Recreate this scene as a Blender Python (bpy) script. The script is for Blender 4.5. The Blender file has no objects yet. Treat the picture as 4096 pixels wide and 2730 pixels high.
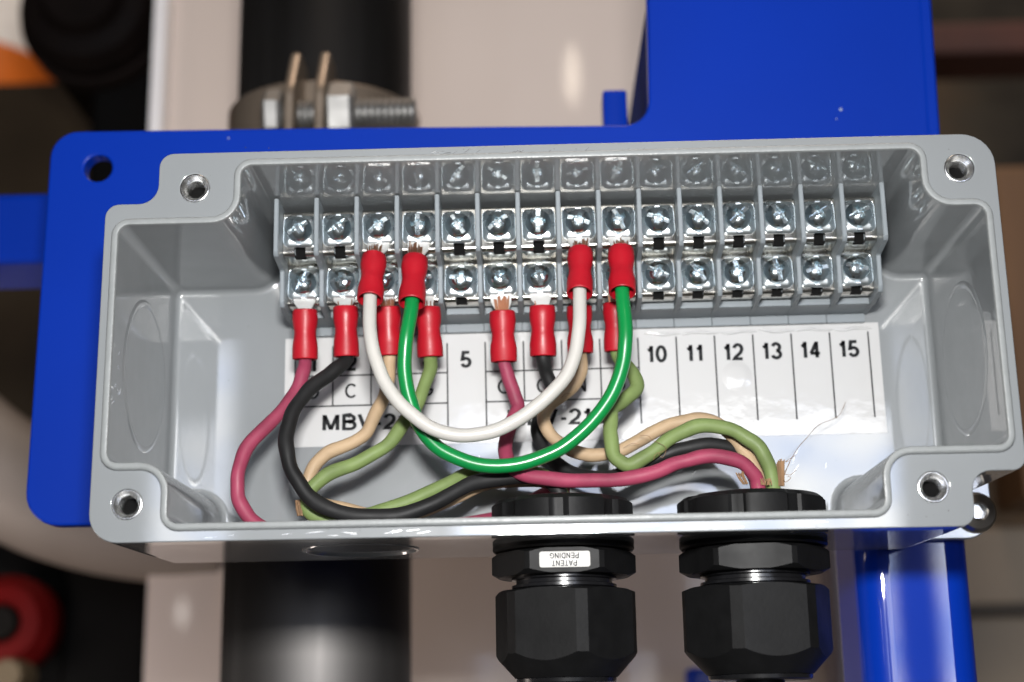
import bpy, bmesh, math, random
import numpy as np
from mathutils import Vector, Matrix
random.seed(7)
S = 0.001                                  # everything below is written in millimetres
scn = bpy.context.scene
R_ = math.radians

# ------------------------------------------------------------------ camera
CAM = np.array([-2.5352, -345.2441, -90.0175]); FPX = 5924.7143
_v = np.array([-0.2498, 0.0228, -0.0197]); _t = np.linalg.norm(_v); _k = _v / _t
_K = np.array([[0, -_k[2], _k[1]], [_k[2], 0, -_k[0]], [-_k[1], _k[0], 0]])
RC = (np.eye(3) + math.sin(_t) * _K + (1 - math.cos(_t)) * _K @ _K) @ np.array([[1, 0, 0], [0, 0, -1], [0, 1, 0.]])
cam_d = bpy.data.cameras.new('camera'); cam = bpy.data.objects.new('camera', cam_d)
scn.collection.objects.link(cam); scn.camera = cam
cam.matrix_world = Matrix(((RC[0][0], -RC[1][0], -RC[2][0], CAM[0] * S), (RC[0][1], -RC[1][1], -RC[2][1], CAM[1] * S),
                           (RC[0][2], -RC[1][2], -RC[2][2], CAM[2] * S), (0, 0, 0, 1)))
cam_d.sensor_width = 36; cam_d.lens = FPX / 4096 * 36
cam_d.clip_start = 0.01; cam_d.clip_end = 50
cam_d.dof.use_dof = True; cam_d.dof.focus_distance = 0.372; cam_d.dof.aperture_fstop = 9.0

# ------------------------------------------------------------------ exposure
scn.view_settings.view_transform = 'Standard'; scn.view_settings.look = 'None'
scn.view_settings.gamma = 1; scn.view_settings.use_curve_mapping = False
scn.view_settings.exposure = 0.0
scn.cycles.use_denoising = True
scn.cycles.max_bounces = 8; scn.cycles.glossy_bounces = 6
scn.cycles.sample_clamp_indirect = 6

# ------------------------------------------------------------------ world: dim workshop with daylight doorways behind the camera
W = bpy.data.worlds.new('World'); scn.world = W; W.use_nodes = True
nt = W.node_tree; nt.nodes.clear(); N = nt.nodes; L = nt.links
def wn(t, **kw):
    n = N.new(t)
    for k, v in kw.items(): setattr(n, k, v)
    return n
def wmath(op, a, b=None, clamp=False):
    n = wn('ShaderNodeMath', operation=op, use_clamp=clamp)
    for i, q in enumerate((a, b)):
        if q is None: continue
        if isinstance(q, (int, float)): n.inputs[i].default_value = q
        else: L.new(q, n.inputs[i])
    return n.outputs[0]
def wsmooth(x, a, b):
    n = wn('ShaderNodeMapRange', interpolation_type='SMOOTHSTEP'); L.new(x, n.inputs[0])
    n.inputs[1].default_value = a; n.inputs[2].default_value = b
    return n.outputs[0]
tc = wn('ShaderNodeTexCoord'); sx = wn('ShaderNodeSeparateXYZ'); L.new(tc.outputs['Generated'], sx.inputs[0])
dx, dy, dz = sx.outputs
beh = wsmooth(dy, -0.05, -0.3)
den = wmath('MAXIMUM', wmath('MULTIPLY', dy, -1.0), 0.05)
az = wmath('DIVIDE', dx, den); el = wmath('DIVIDE', dz, den)
def window(a0, a1, e0, e1, s=0.006, se=0.02):
    m = wmath('MULTIPLY', wsmooth(az, a0 - s, a0 + s), wsmooth(az, a1 + s, a1 - s))
    return wmath('MULTIPLY', m, wmath('MULTIPLY', wsmooth(el, e0 - se, e0 + se), wsmooth(el, e1 + se, e1 - se)))
T = lambda d: math.tan(R_(d))
win = wmath('MULTIPLY', window(T(-15.0), T(-12.15), T(-1), T(14.6)), .75)
win = wmath('ADD', win, wmath('MULTIPLY', window(T(25), T(31), T(-14), T(10)), .14))  # dim extra opening, added only to lift the right gland's facet
for a0, a1, e0, e1 in ((-3.5, 13.4, -1, 11.3), (18.2, 18.9, -6, 8), (20.6, 22.8, -6, 9)):
    win = wmath('ADD', win, wmath('MULTIPLY', window(T(a0), T(a1), T(e0), T(e1), .003, .006), 1.0 if a0 < 10 else 1.7))
win = wmath('MULTIPLY', win, beh)
cl = wn('ShaderNodeTexNoise'); cl.inputs['Scale'].default_value = 22; cl.inputs['Detail'].default_value = 6
mp = wn('ShaderNodeMapping'); mp.inputs['Scale'].default_value = (1, 1, 1.6)
L.new(tc.outputs['Generated'], mp.inputs[0]); L.new(mp.outputs[0], cl.inputs['Vector'])
clr = wn('ShaderNodeValToRGB'); clr.color_ramp.elements[0].position = .40; clr.color_ramp.elements[1].position = .58
clr.color_ramp.elements[0].color = (.50, .62, .92, 1); clr.color_ramp.elements[1].color = (1, 1, 1, 1)
L.new(cl.outputs[0], clr.inputs[0])
# the rest of the hall: pale floor below, dark warm clutter around, some lighter patches
rm = wn('ShaderNodeTexNoise'); rm.inputs['Scale'].default_value = 2.6; rm.inputs['Detail'].default_value = 3
L.new(tc.outputs['Generated'], rm.inputs['Vector'])
rr = wn('ShaderNodeValToRGB'); e = rr.color_ramp.elements
e[0].position = .38; e[0].color = (.035, .03, .027, 1); e[1].position = .68; e[1].color = (.42, .36, .31, 1)
L.new(rm.outputs[0], rr.inputs[0])
flo = wn('ShaderNodeMix', data_type='RGBA'); L.new(wsmooth(dz, .02, -.30), flo.inputs[0])
L.new(rr.outputs[0], flo.inputs[6]); flo.inputs[7].default_value = (.60, .58, .56, 1)
bg1 = wn('ShaderNodeBackground'); L.new(flo.outputs[2], bg1.inputs[0]); bg1.inputs[1].default_value = 0.11
bg2 = wn('ShaderNodeBackground'); L.new(clr.outputs[0], bg2.inputs[0]); bg2.inputs[1].default_value = 11
L.new(wmath('MULTIPLY', win, 7.6), bg2.inputs[1])
mx = wn('ShaderNodeAddShader'); L.new(bg1.outputs[0], mx.inputs[0]); L.new(bg2.outputs[0], mx.inputs[1])
wo = wn('ShaderNodeOutputWorld'); L.new(mx.outputs[0], wo.inputs[0])

# ------------------------------------------------------------------ lamps
def area(name, loc, target, sx_, sy_, power, col, shape='RECTANGLE'):
    d = bpy.data.lights.new(name, 'AREA'); d.shape = shape; d.size = sx_ * S; d.size_y = sy_ * S
    d.energy = power; d.color = col
    o = bpy.data.objects.new(name, d); scn.collection.objects.link(o)
    o.location = Vector(loc) * S
    o.rotation_euler = (Vector(target) - Vector(loc)).to_track_quat('-Z', 'Y').to_euler()
    return o
up = -RC[1]
fl = CAM + up * 74 + RC[2] * 12
area('camera_flash', fl, fl + RC[2] * 300, 46, 24, 2.42, (1, .985, .96))
area('panel_fill_overhead', (150, 150, 1300), (0, 330, 0), 700, 300, 6.5, (1, .80, .64))  # added overhead fill that warms and brightens the background panel
area('panel_fill_left', (-430, 140, -190), (-170, 330, -60), 120, 120, .62, (1, .86, .78))  # unseen fill added behind the plate to brighten the panel's lower left

def bulb(dx_, dy_, w, h, L_, col, dist=1600):
    x, y = dx_ * 4096 / 2353, dy_ * 4096 / 2353
    d = RC.T @ np.array([(x - 2048) / FPX, (y - 1365) / FPX, 1.0]); P = CAM + d * (331 - CAM[1]) / d[1]
    n = np.array([14 * ((P[0] + 24) / 162) / 162, -1.0, 0]); n /= np.linalg.norm(n); d /= np.linalg.norm(d)
    r = d - 2 * n * d.dot(n); p = P + r * dist
    area('hall_bulb', p, P, w, h, L_ * math.pi * w * h * .785e-6, col, 'ELLIPSE')
bulb(1315, 175, 34, 86, 42, (1, .86, .70)); bulb(414, 1408, 24, 40, 34, (1, .95, .9))

# ------------------------------------------------------------------ helpers: picture pixel (2353 px wide view) + depth -> millimetres
def at(dx_, dy_, Y):
    x, y = dx_ * 4096 / 2353, dy_ * 4096 / 2353
    d = RC.T @ np.array([(x - 2048) / FPX, (y - 1365) / FPX, 1.0])
    return CAM + d * (Y - CAM[1]) / d[1]

def mark(o, label=None, cat=None, group=None, kind=None):
    if label: o['label'] = label
    if cat: o['category'] = cat
    if group: o['group'] = group
    if kind: o['kind'] = kind
    return o
def thing(name, label, cat, loc=(0, 0, 0), group=None):
    o = bpy.data.objects.new(name, None); scn.collection.objects.link(o)
    o.empty_display_size = .01
    o['_loc'] = [float(v) for v in loc]; o.location = Vector([float(v) for v in loc]) * S
    return mark(o, label, cat, group)
def flat_edges(me):
    """keep big flat faces flat: sharp edges where a large face meets a much smaller bevel face at an angle"""
    F = me.polygons
    if not len(F) or len(F) > 60000: return
    ef = {}
    for p in F:
        for k in p.edge_keys: ef.setdefault(k, []).append(p.index)
    A = [p.area for p in F]; Nn = [p.normal.copy() for p in F]
    for e in me.edges:
        f = ef.get(e.key, ())
        if len(f) == 2:
            a, b = f; r = A[a] / max(A[b], 1e-16); r = max(r, 1 / max(r, 1e-9))
            if r > 8 and Nn[a].dot(Nn[b]) < .9996: e.use_edge_sharp = True
def link(name, me, mat, parent=None, sharp=35, smooth=True):
    if mat is not None:
        me.materials.clear(); me.materials.append(mat)
    if smooth:
        me.shade_smooth(); me.set_sharp_from_angle(angle=R_(sharp)); flat_edges(me)
    o = bpy.data.objects.new(name, me); scn.collection.objects.link(o)
    if parent is not None:
        o.parent = parent
        if parent.type == 'EMPTY': o.location = -parent.location     # vertices stay in scene coordinates
    return o
def finish(bm, name='m', scale=True):
    bmesh.ops.recalc_face_normals(bm, faces=bm.faces)
    if scale:
        for v in bm.verts: v.co *= S
    me = bpy.data.meshes.new(name); bm.to_mesh(me); bm.free(); return me

def add_box(bm, x0, x1, y0, y1, z0, z1, bev=0, seg=2, M=None):
    b2 = bmesh.new()
    bmesh.ops.create_cube(b2, size=1)
    for v in b2.verts:
        v.co = Vector(((x0 + x1) / 2 + v.co.x * (x1 - x0), (y0 + y1) / 2 + v.co.y * (y1 - y0), (z0 + z1) / 2 + v.co.z * (z1 - z0)))
    if bev: bmesh.ops.bevel(b2, geom=b2.edges[:], offset=bev, segments=seg, profile=.5, affect='EDGES')
    if M is not None: bmesh.ops.transform(b2, matrix=M, verts=b2.verts)
    merge(bm, b2)
def merge(bm, b2):
    me = bpy.data.meshes.new('tmp'); b2.to_mesh(me); b2.free(); bm.from_mesh(me); bpy.data.meshes.remove(me)
def add_lathe(bm, prof, o=(0, 0, 0), axis='z', n=48, closed=False, M=None):
    """prof: list of (radius, height)"""
    b2 = bmesh.new(); rings = []
    for r, h in prof:
        if r < 1e-6: rings.append([b2.verts.new((0, 0, h))])
        else: rings.append([b2.verts.new((r * math.cos(2 * math.pi * i / n), r * math.sin(2 * math.pi * i / n), h)) for i in range(n)])
    pairs = list(zip(rings, rings[1:])) + ([(rings[-1], rings[0])] if closed else [])
    for a, b in pairs:
        if len(a) == 1 and len(b) == 1: continue
        for i in range(n):
            j = (i + 1) % n
            if len(a) == 1: b2.faces.new((a[0], b[i], b[j]))
            elif len(b) == 1: b2.faces.new((a[i], b[0], a[j]))
            else: b2.faces.new((a[i], b[i], b[j], a[j]))
    m = {'z': Matrix.Identity(4), 'x': Matrix.Rotation(R_(90), 4, 'Y'), 'y': Matrix.Rotation(R_(-90), 4, 'X')}[axis] if M is None else M
    bmesh.ops.transform(b2, matrix=Matrix.Translation(Vector(o)) @ m, verts=b2.verts)
    merge(bm, b2)
def axis_matrix(p0, p1):
    d = (Vector(p1) - Vector(p0)).normalized()
    return d.to_track_quat('Z', 'Y').to_matrix().to_4x4()
def catmull(P, n=8):
    P = [np.array(p, float) for p in P]; out = []
    Q = [2 * P[0] - P[1]] + P + [2 * P[-1] - P[-2]]
    for i in range(1, len(Q) - 2):
        p0, p1, p2, p3 = Q[i - 1:i + 3]
        t0 = 0; t1 = t0 + max(np.linalg.norm(p1 - p0), 1e-6) ** .5; t2 = t1 + max(np.linalg.norm(p2 - p1), 1e-6) ** .5; t3 = t2 + max(np.linalg.norm(p3 - p2), 1e-6) ** .5
        for k in range(n):
            t = t1 + (t2 - t1) * k / n
            A1 = (t1 - t) / (t1 - t0) * p0 + (t - t0) / (t1 - t0) * p1
            A2 = (t2 - t) / (t2 - t1) * p1 + (t - t1) / (t2 - t1) * p2
            A3 = (t3 - t) / (t3 - t2) * p2 + (t - t2) / (t3 - t2) * p3
            B1 = (t2 - t) / (t2 - t0) * A1 + (t - t0) / (t2 - t0) * A2
            B2 = (t3 - t) / (t3 - t1) * A2 + (t - t1) / (t3 - t1) * A3
            out.append((t2 - t) / (t2 - t1) * B1 + (t - t1) / (t2 - t1) * B2)
    out.append(P[-1]); return out
def smooth_path(P, it=3):
    P = np.array(P)
    for _ in range(it):
        P[1:-1] = .25 * P[:-2] + .5 * P[1:-1] + .25 * P[2:]
    return list(P)
def add_tube(bm, pts, r, n=14, cap=True, rf=None):
    P = [Vector(p) for p in pts]; rings = []; u = None
    for i, p in enumerate(P):
        t = (P[min(i + 1, len(P) - 1)] - P[max(i - 1, 0)]).normalized()
        if u is None: u = t.orthogonal().normalized()
        u = (u - t * u.dot(t)).normalized(); w = t.cross(u)
        rr_ = r if rf is None else r * rf(i / (len(P) - 1))
        rings.append([bm.verts.new(p + u * rr_ * math.cos(2 * math.pi * k / n) + w * rr_ * math.sin(2 * math.pi * k / n)) for k in range(n)])
    for a, b in zip(rings, rings[1:]):
        for k in range(n): bm.faces.new((a[k], a[(k + 1) % n], b[(k + 1) % n], b[k]))
    if cap:
        bm.faces.new(rings[0][::-1]); bm.faces.new(rings[-1])
def rpoly(vs, off=0.0, seg=7):
    """vs: (x, z, radius) counter-clockwise; off grows the outline outward"""
    n = len(vs); out = []; A = []
    for i in range(n):
        p = Vector(vs[i][:2]); a = (p - Vector(vs[i - 1][:2])).normalized(); b = (Vector(vs[(i + 1) % n][:2]) - p).normalized()
        na, nb = Vector((a.y, -a.x)), Vector((b.y, -b.x)); cr = a.x * b.y - a.y * b.x
        bis = (na + nb); q = p + bis * (off / max(1e-6, 1 + na.dot(nb)))
        r = max(.05, vs[i][2] + (off if cr > 0 else -off)); A.append((q, a, b, r, cr))
    for q, a, b, r, cr in A:
        th = math.acos(max(-1, min(1, a.dot(b)))); d = r * math.tan(th / 2)
        s0 = q - a * d; nrm = Vector((-a.y, a.x)) * (1 if cr > 0 else -1); c = s0 + nrm * r
        for k in range(seg + 1):
            w = th * k / seg * (1 if cr > 0 else -1)
            v = s0 - c; out.append((c.x + v.x * math.cos(w) - v.y * math.sin(w), c.y + v.x * math.sin(w) + v.y * math.cos(w)))
    return out
def circle(cx, cz, r, n=40): return [(cx + r * math.cos(2 * math.pi * i / n), cz + r * math.sin(2 * math.pi * i / n)) for i in range(n)]
def slab(loops, y0, y1, bev=0.4, res=2):
    """flat plate in the x-z plane with holes (first loop outside, ccw), returns a mesh in metres"""
    cu = bpy.data.curves.new('c', 'CURVE'); cu.dimensions = '2D'; cu.fill_mode = 'BOTH'
    cu.extrude = (y1 - y0) / 2 - bev; cu.bevel_depth = bev; cu.bevel_resolution = res; cu.offset = -bev
    for i, lp in enumerate(loops):
        ar = sum(lp[k - 1][0] * lp[k][1] - lp[k][0] * lp[k - 1][1] for k in range(len(lp)))
        if (ar > 0) != (i == 0): lp = lp[::-1]
        sp = cu.splines.new('POLY'); sp.points.add(len(lp) - 1); sp.use_cyclic_u = True
        for p, (x, z) in zip(sp.points, lp): p.co = (x, z, 0, 1)
    o = bpy.data.objects.new('c', cu); scn.collection.objects.link(o)
    dg = bpy.context.evaluated_depsgraph_get(); dg.update()
    me = bpy.data.meshes.new_from_object(o.evaluated_get(dg))
    bpy.data.objects.remove(o); bpy.data.curves.remove(cu)
    ym = (y0 + y1) / 2
    me.transform(Matrix(((S, 0, 0, 0), (0, 0, -S, ym * S), (0, S, 0, 0), (0, 0, 0, 1))))
    return me
def join_meshes(*ms):
    bm = bmesh.new()
    for m in ms: bm.from_mesh(m); bpy.data.meshes.remove(m)
    me = bpy.data.meshes.new('m'); bm.to_mesh(me); bm.free(); return me
def boolean(ma, mb, op):
    a = bpy.data.objects.new('a', ma); b = bpy.data.objects.new('b', mb)
    scn.collection.objects.link(a); scn.collection.objects.link(b)
    m = a.modifiers.new('b', 'BOOLEAN'); m.object = b; m.operation = op; m.solver = 'EXACT'
    dg = bpy.context.evaluated_depsgraph_get(); dg.update()
    me = bpy.data.meshes.new_from_object(a.evaluated_get(dg))
    bpy.data.objects.remove(a); bpy.data.objects.remove(b); bpy.data.meshes.remove(ma); bpy.data.meshes.remove(mb)
    return me
def _arc(cx, cy, rx, ry, a0, a1, n=14): return [(cx + rx * math.cos(R_(a0 + (a1 - a0) * k / n)), cy + ry * math.sin(R_(a0 + (a1 - a0) * k / n))) for k in range(n + 1)]
GLYPH = {
 '0': (.56, [_arc(.28, .5, .22, .44, 90, 450, 28)]), '1': (.44, [[(.08, .72), (.18, .76), (.25, .84), (.28, .97)], [(.28, 1), (.28, 0)]]),
 '2': (.56, [_arc(.28, .68, .21, .26, 170, -30, 12) + [(.40, .42), (.14, .17), (.07, .06), (.52, .06)]]),
 '3': (.56, [_arc(.27, .72, .19, .22, 165, -90, 12), _arc(.27, .275, .22, .225, 90, -165, 12)]),
 '4': (.56, [[(.38, 0), (.38, 1)], [(.37, .95), (.06, .27)], [(.03, .27), (.54, .27)]]),
 '5': (.56, [[(.48, .93), (.15, .93), (.09, .50)] + _arc(.28, .31, .22, .25, 130, -160, 14)]),
 '6': (.56, [_arc(.29, .30, .21, .24, 0, 360, 22), [(.08, .30)] + _arc(.32, .55, .24, .39, 165, 45, 12)]),
 '7': (.56, [[(.04, .93), (.51, .93), (.30, .50), (.20, 0)]]),
 '8': (.56, [_arc(.28, .73, .18, .21, 0, 360, 20), _arc(.28, .28, .22, .23, 0, 360, 20)]),
 '9': (.56, [_arc(.27, .70, .21, .24, 0, 360, 22), [(.48, .70)] + _arc(.24, .45, .24, .39, -15, -135, 12)]),
 'O': (.80, [_arc(.40, .5, .33, .44, 90, 450, 32)]), 'C': (.74, [_arc(.40, .5, .32, .44, 42, 318, 26)]),
 'G': (.80, [_arc(.40, .5, .33, .44, 42, 330, 26) + [(.70, .46), (.42, .46)]]),
 'N': (.74, [[(.10, 0), (.10, 1)], [(.10, .97), (.62, .03)], [(.62, 0), (.62, 1)]]), 'M': (.86, [[(.10, 0), (.10, 1)], [(.11, .98), (.42, .04)], [(.42, .04), (.73, .98)], [(.74, 1), (.74, 0)]]),
 'B': (.70, [[(.10, .06), (.10, .94), (.40, .94)] + _arc(.40, .73, .19, .21, 90, -90, 10) + [(.10, .52), (.42, .52)] + _arc(.42, .29, .21, .23, 90, -90, 10) + [(.10, .06)]]),
 'V': (.70, [[(.05, 1), (.34, .02)], [(.34, .02), (.63, 1)]]), '-': (.36, [[(.05, .36), (.31, .36)]]),
 'P': (.68, [[(.10, 0), (.10, .94), (.40, .94)] + _arc(.40, .70, .21, .24, 90, -90, 10) + [(.10, .46)]]),
 'A': (.70, [[(.04, 0), (.35, .98)], [(.35, .98), (.66, 0)], [(.15, .32), (.55, .32)]]), 'T': (.62, [[(.03, .94), (.59, .94)], [(.31, .94), (.31, 0)]]),
 'E': (.66, [[(.60, .94), (.10, .94), (.10, .06), (.61, .06)], [(.10, .52), (.56, .52)]]),
 'D': (.74, [[(.10, .06), (.10, .94), (.32, .94)] + _arc(.32, .5, .34, .44, 90, -90, 16) + [(.10, .06)]]), 'I': (.28, [[(.14, 0), (.14, 1)]]),
}
def text_mesh(s, height, bold=.14, align='CENTER'):
    # own stroke lettering, grotesque style; bold is the stroke width in cap heights
    bm = bmesh.new(); x0 = 0; hw = bold / 2
    for c in s:
        w, strokes = GLYPH[c]
        for st_ in strokes:
            P = [Vector((x0 + x, y)) for x, y in st_]; closed = (P[0] - P[-1]).length < 1e-4
            if closed: P = P[:-1]
            n = len(P); Lf = []; Rt = []
            for i in range(n):
                a = P[i] - P[i - 1] if (i > 0 or closed) else None; b = P[(i + 1) % n] - P[i] if (i < n - 1 or closed) else None
                a = b if a is None else a; b = a if b is None else b
                a = a.normalized(); b = b.normalized(); na = Vector((-a.y, a.x)); nb = Vector((-b.y, b.x))
                m_ = (na + nb); k = hw / max(.55, m_.length / 2) if m_.length > .01 else hw
                m_ = m_.normalized() if m_.length > .01 else na
                Lf.append(bm.verts.new((P[i].x + m_.x * k, P[i].y + m_.y * k, 0))); Rt.append(bm.verts.new((P[i].x - m_.x * k, P[i].y - m_.y * k, 0)))
            for i in range(n if closed else n - 1):
                j = (i + 1) % n; bm.faces.new((Lf[i], Rt[i], Rt[j], Lf[j]))
        x0 += w + .09
    tot = x0 - .09
    for v in bm.verts: v.co = Vector(((v.co.x - tot / 2) * height, (v.co.y - .5) * height, 0))
    me = bpy.data.meshes.new('t'); bm.to_mesh(me); bm.free(); return me
# ------------------------------------------------------------------ materials
def mat(name, col, rough=.4, metal=0, spec=.5, coat=0, coat_r=.08, var=.08, vscale=60, bump=0, bscale=400, rvar=.0,
        rscale=80, col2=None, stretch=(1, 1, 1), scratches=0, ior=None, sss=0, detail=4, anis=0, coat_ior=1.5):
    m = bpy.data.materials.new(name); m.use_nodes = True; t = m.node_tree; nd = t.nodes; lk = t.links
    p = nd['Principled BSDF']
    p.inputs['Roughness'].default_value = rough; p.inputs['Metallic'].default_value = metal
    p.inputs['Specular IOR Level'].default_value = spec
    p.inputs['Coat Weight'].default_value = coat; p.inputs['Coat IOR'].default_value = coat_ior; p.inputs['Coat Roughness'].default_value = coat_r
    if anis: p.inputs['Anisotropic'].default_value = anis
    if sss: p.inputs['Subsurface Weight'].default_value = sss; p.inputs['Subsurface Radius'].default_value = (.001, .0008, .0006); p.inputs['Subsurface Scale'].default_value = 1.0
    tc = nd.new('ShaderNodeTexCoord'); mp = nd.new('ShaderNodeMapping'); mp.inputs['Scale'].default_value = stretch
    lk.new(tc.outputs['Object'], mp.inputs[0])
    def noise(sc, det=detail):
        n = nd.new('ShaderNodeTexNoise'); n.inputs['Scale'].default_value = sc; n.inputs['Detail'].default_value = det
        lk.new(mp.outputs[0], n.inputs['Vector']); return n
    n1 = noise(vscale); r = nd.new('ShaderNodeValToRGB'); lk.new(n1.outputs[0], r.inputs[0])
    c2 = col2 if col2 else tuple(min(1, c * (1 + var)) for c in col)
    r.color_ramp.elements[0].position = .3; r.color_ramp.elements[1].position = .7
    r.color_ramp.elements[0].color = tuple(c * (1 - var) for c in col) + (1,); r.color_ramp.elements[1].color = tuple(c2) + (1,)
    lk.new(r.outputs[0], p.inputs['Base Color'])
    if rvar:
        n2 = noise(rscale); mr = nd.new('ShaderNodeMapRange'); lk.new(n2.outputs[0], mr.inputs[0])
        mr.inputs[1].default_value = .3; mr.inputs[2].default_value = .7
        mr.inputs[3].default_value = max(.01, rough - rvar); mr.inputs[4].default_value = rough + rvar
        lk.new(mr.outputs[0], p.inputs['Roughness'])
    if bump:
        n3 = noise(bscale); b = nd.new('ShaderNodeBump'); b.inputs['Strength'].default_value = bump; b.inputs['Distance'].default_value = .00006
        lk.new(n3.outputs[0], b.inputs['Height']); lk.new(b.outputs[0], p.inputs['Normal'])
        if coat: lk.new(b.outputs[0], p.inputs['Coat Normal'])
    return m
M = {}
M['paint'] = mat('grey_enamel', (.212, .226, .235), .42, spec=.25, coat=1, coat_r=.035, var=.04, vscale=25, bump=.04, bscale=150, rvar=.06, coat_ior=1.75, detail=9)
M['rim'] = mat('grainy_grey_enamel', (.225, .238, .24), .5, spec=.4, coat=.25, coat_r=.25, var=.06, vscale=300, bump=.9, bscale=1500, rvar=.1, rscale=900)
M['blue'] = mat('blue_gloss_paint', (.0004, .025, .30), .4, spec=.12, coat=.3, coat_r=.07, var=.06, vscale=14, bump=.16, bscale=190)
M['blue_hi'] = mat('blue_tube_paint', (.0006, .028, .33), .4, spec=.08, coat=1, coat_r=.03, var=.05, vscale=20, bump=.06, bscale=45)
M['alu'] = mat('turned_aluminium', (.80, .80, .79), .22, metal=1, var=.06, rvar=.08, rscale=300)
M['cast'] = mat('bare_cast_metal', (.62, .64, .66), .33, metal=.8, var=.08, vscale=120, bump=.2, bscale=500)
M['dark'] = mat('painted_hole_shade', (.004, .004, .004), .8, spec=.1, var=.1)  # near-black painted in for the shade inside bores and slots
M['block'] = mat('grey_block_plastic', (.20, .225, .243), .45, spec=.4, coat=0, coat_r=.2, var=.04, bump=.1, bscale=700, rvar=.05)
M['zinc'] = mat('blue_zinc_plate', (.78, .84, .87), .29, metal=1, var=.05, vscale=200, rvar=.07, rscale=250, bump=.05, bscale=900)
M['zinc_screw'] = mat('zinc_screw_head', (.72, .80, .83), .16, metal=1, var=.05, vscale=200, rvar=.05, rscale=250)
M['nickel'] = mat('nickel_contact', (.53, .515, .475), .19, metal=1, var=.07, vscale=150, rvar=.08, rscale=200, bump=.12, bscale=600, stretch=(1, 1, .3))
M['tin'] = mat('tinned_copper', (.86, .85, .82), .38, metal=.85, var=.05, vscale=200, bump=.25, bscale=600)
M['copper'] = mat('bare_copper', (.50, .25, .15), .42, metal=1, var=.15, vscale=300)
M['crimp'] = mat('red_vinyl', (.36, .005, .014), .46, spec=.36, coat=.08, coat_r=.25, var=.09, vscale=150, bump=.6, bscale=800, rvar=.08)
M['pvc_white'] = mat('white_wire_pvc', (.49, .475, .445), .42, coat=.12, coat_r=.15, var=.03, vscale=120, bump=.06, bscale=300)
M['pvc_green'] = mat('green_wire_pvc', (.003, .20, .045), .3, coat=.3, coat_r=.12, var=.06, vscale=120, bump=.05, bscale=300)
rub = dict(rough=.55, spec=.32, bump=.5, bscale=420, rvar=.12)
M['rub_pink'] = mat('dull_red_rubber', (.27, .040, .080), var=.2, vscale=120, **rub)
M['rub_black'] = mat('black_rubber', (.011, .011, .0115), var=.25, vscale=170, **rub)
M['rub_beige'] = mat('beige_rubber', (.42, .30, .185), var=.14, vscale=120, **rub)
M['rub_olive'] = mat('olive_rubber', (.16, .22, .075), var=.19, vscale=120, **rub)
M['nylon'] = mat('black_nylon', (.006, .006, .0063), .5, spec=.17, var=.2, vscale=200, bump=.5, bscale=900, rvar=.06)
M['nylon_s'] = mat('black_nylon_smooth', (.008, .008, .009), .24, spec=.5, var=.2, vscale=200)
M['jute'] = mat('brown_paper_filler', (.23, .135, .07), .8, var=.4, vscale=500, stretch=(1, 1, .15))
M['steel'] = mat('stainless_steel', (.55, .53, .51), .16, metal=1, var=.08, vscale=40, rvar=.07, rscale=60, stretch=(1, 1, .05))
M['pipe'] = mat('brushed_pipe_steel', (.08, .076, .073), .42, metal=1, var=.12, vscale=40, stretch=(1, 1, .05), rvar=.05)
M['clamp_steel'] = mat('zinc_clamp_steel', (.30, .295, .285), .5, metal=.9, var=.1, vscale=90, rvar=.08)
M['screw_steel'] = mat('stainless_screw', (.38, .35, .32), .28, metal=1, var=.1, vscale=90)
M['brown_steel'] = mat('warm_stainless_band', (.27, .215, .165), .38, metal=.6, var=.2, vscale=25, rvar=.06)
M['steel_dull'] = mat('dull_stainless', (.24, .225, .20), .32, metal=1, var=.1, vscale=90, rvar=.08)
M['white_panel'] = mat('white_tank_paint', (.66, .565, .505), .45, spec=.2, coat=.25, coat_r=.05, var=.05, vscale=6, bump=.3, bscale=9)
M['white_edge'] = mat('white_edge_paint', (.85, .83, .83), .4, var=.03)

def radial_aniso(m, a, rot=0.0):
    nd = m.node_tree.nodes; p = nd['Principled BSDF']; t = nd.new('ShaderNodeTangent'); t.direction_type = 'RADIAL'; t.axis = 'Z'
    m.node_tree.links.new(t.outputs[0], p.inputs['Tangent']); p.inputs['Anisotropic'].default_value = a; p.inputs['Anisotropic Rotation'].default_value = rot
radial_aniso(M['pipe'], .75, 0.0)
# label sticker material: clear tape over paper, wrinkled
def sticker_mat():
    m = bpy.data.materials.new('taped_white_paper'); m.use_nodes = True; t = m.node_tree; nd = t.nodes; lk = t.links; p = nd['Principled BSDF']
    p.inputs['Base Color'].default_value = (.47, .47, .47, 1); p.inputs['Roughness'].default_value = .5
    p.inputs['Coat Weight'].default_value = 1; p.inputs['Coat Roughness'].default_value = .045
    tc = nd.new('ShaderNodeTexCoord')
    a = nd.new('ShaderNodeTexNoise'); a.inputs['Scale'].default_value = 150; a.inputs['Detail'].default_value = 3; lk.new(tc.outputs['Object'], a.inputs['Vector'])
    b = nd.new('ShaderNodeTexNoise'); b.inputs['Scale'].default_value = 40; b.inputs['Detail'].default_value = 2; lk.new(tc.outputs['Object'], b.inputs['Vector'])
    ad = nd.new('ShaderNodeMath'); ad.operation = 'ADD'; lk.new(a.outputs[0], ad.inputs[0]); lk.new(b.outputs[0], ad.inputs[1])
    bu = nd.new('ShaderNodeBump'); bu.inputs['Strength'].default_value = .2; bu.inputs['Distance'].default_value = .00025
    lk.new(ad.outputs[0], bu.inputs['Height']); lk.new(bu.outputs[0], p.inputs['Coat Normal'])
    return m
M['sticker'] = sticker_mat()
M['ink'] = mat('black_ink', (.006, .0065, .008), .5, spec=.15)

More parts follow.
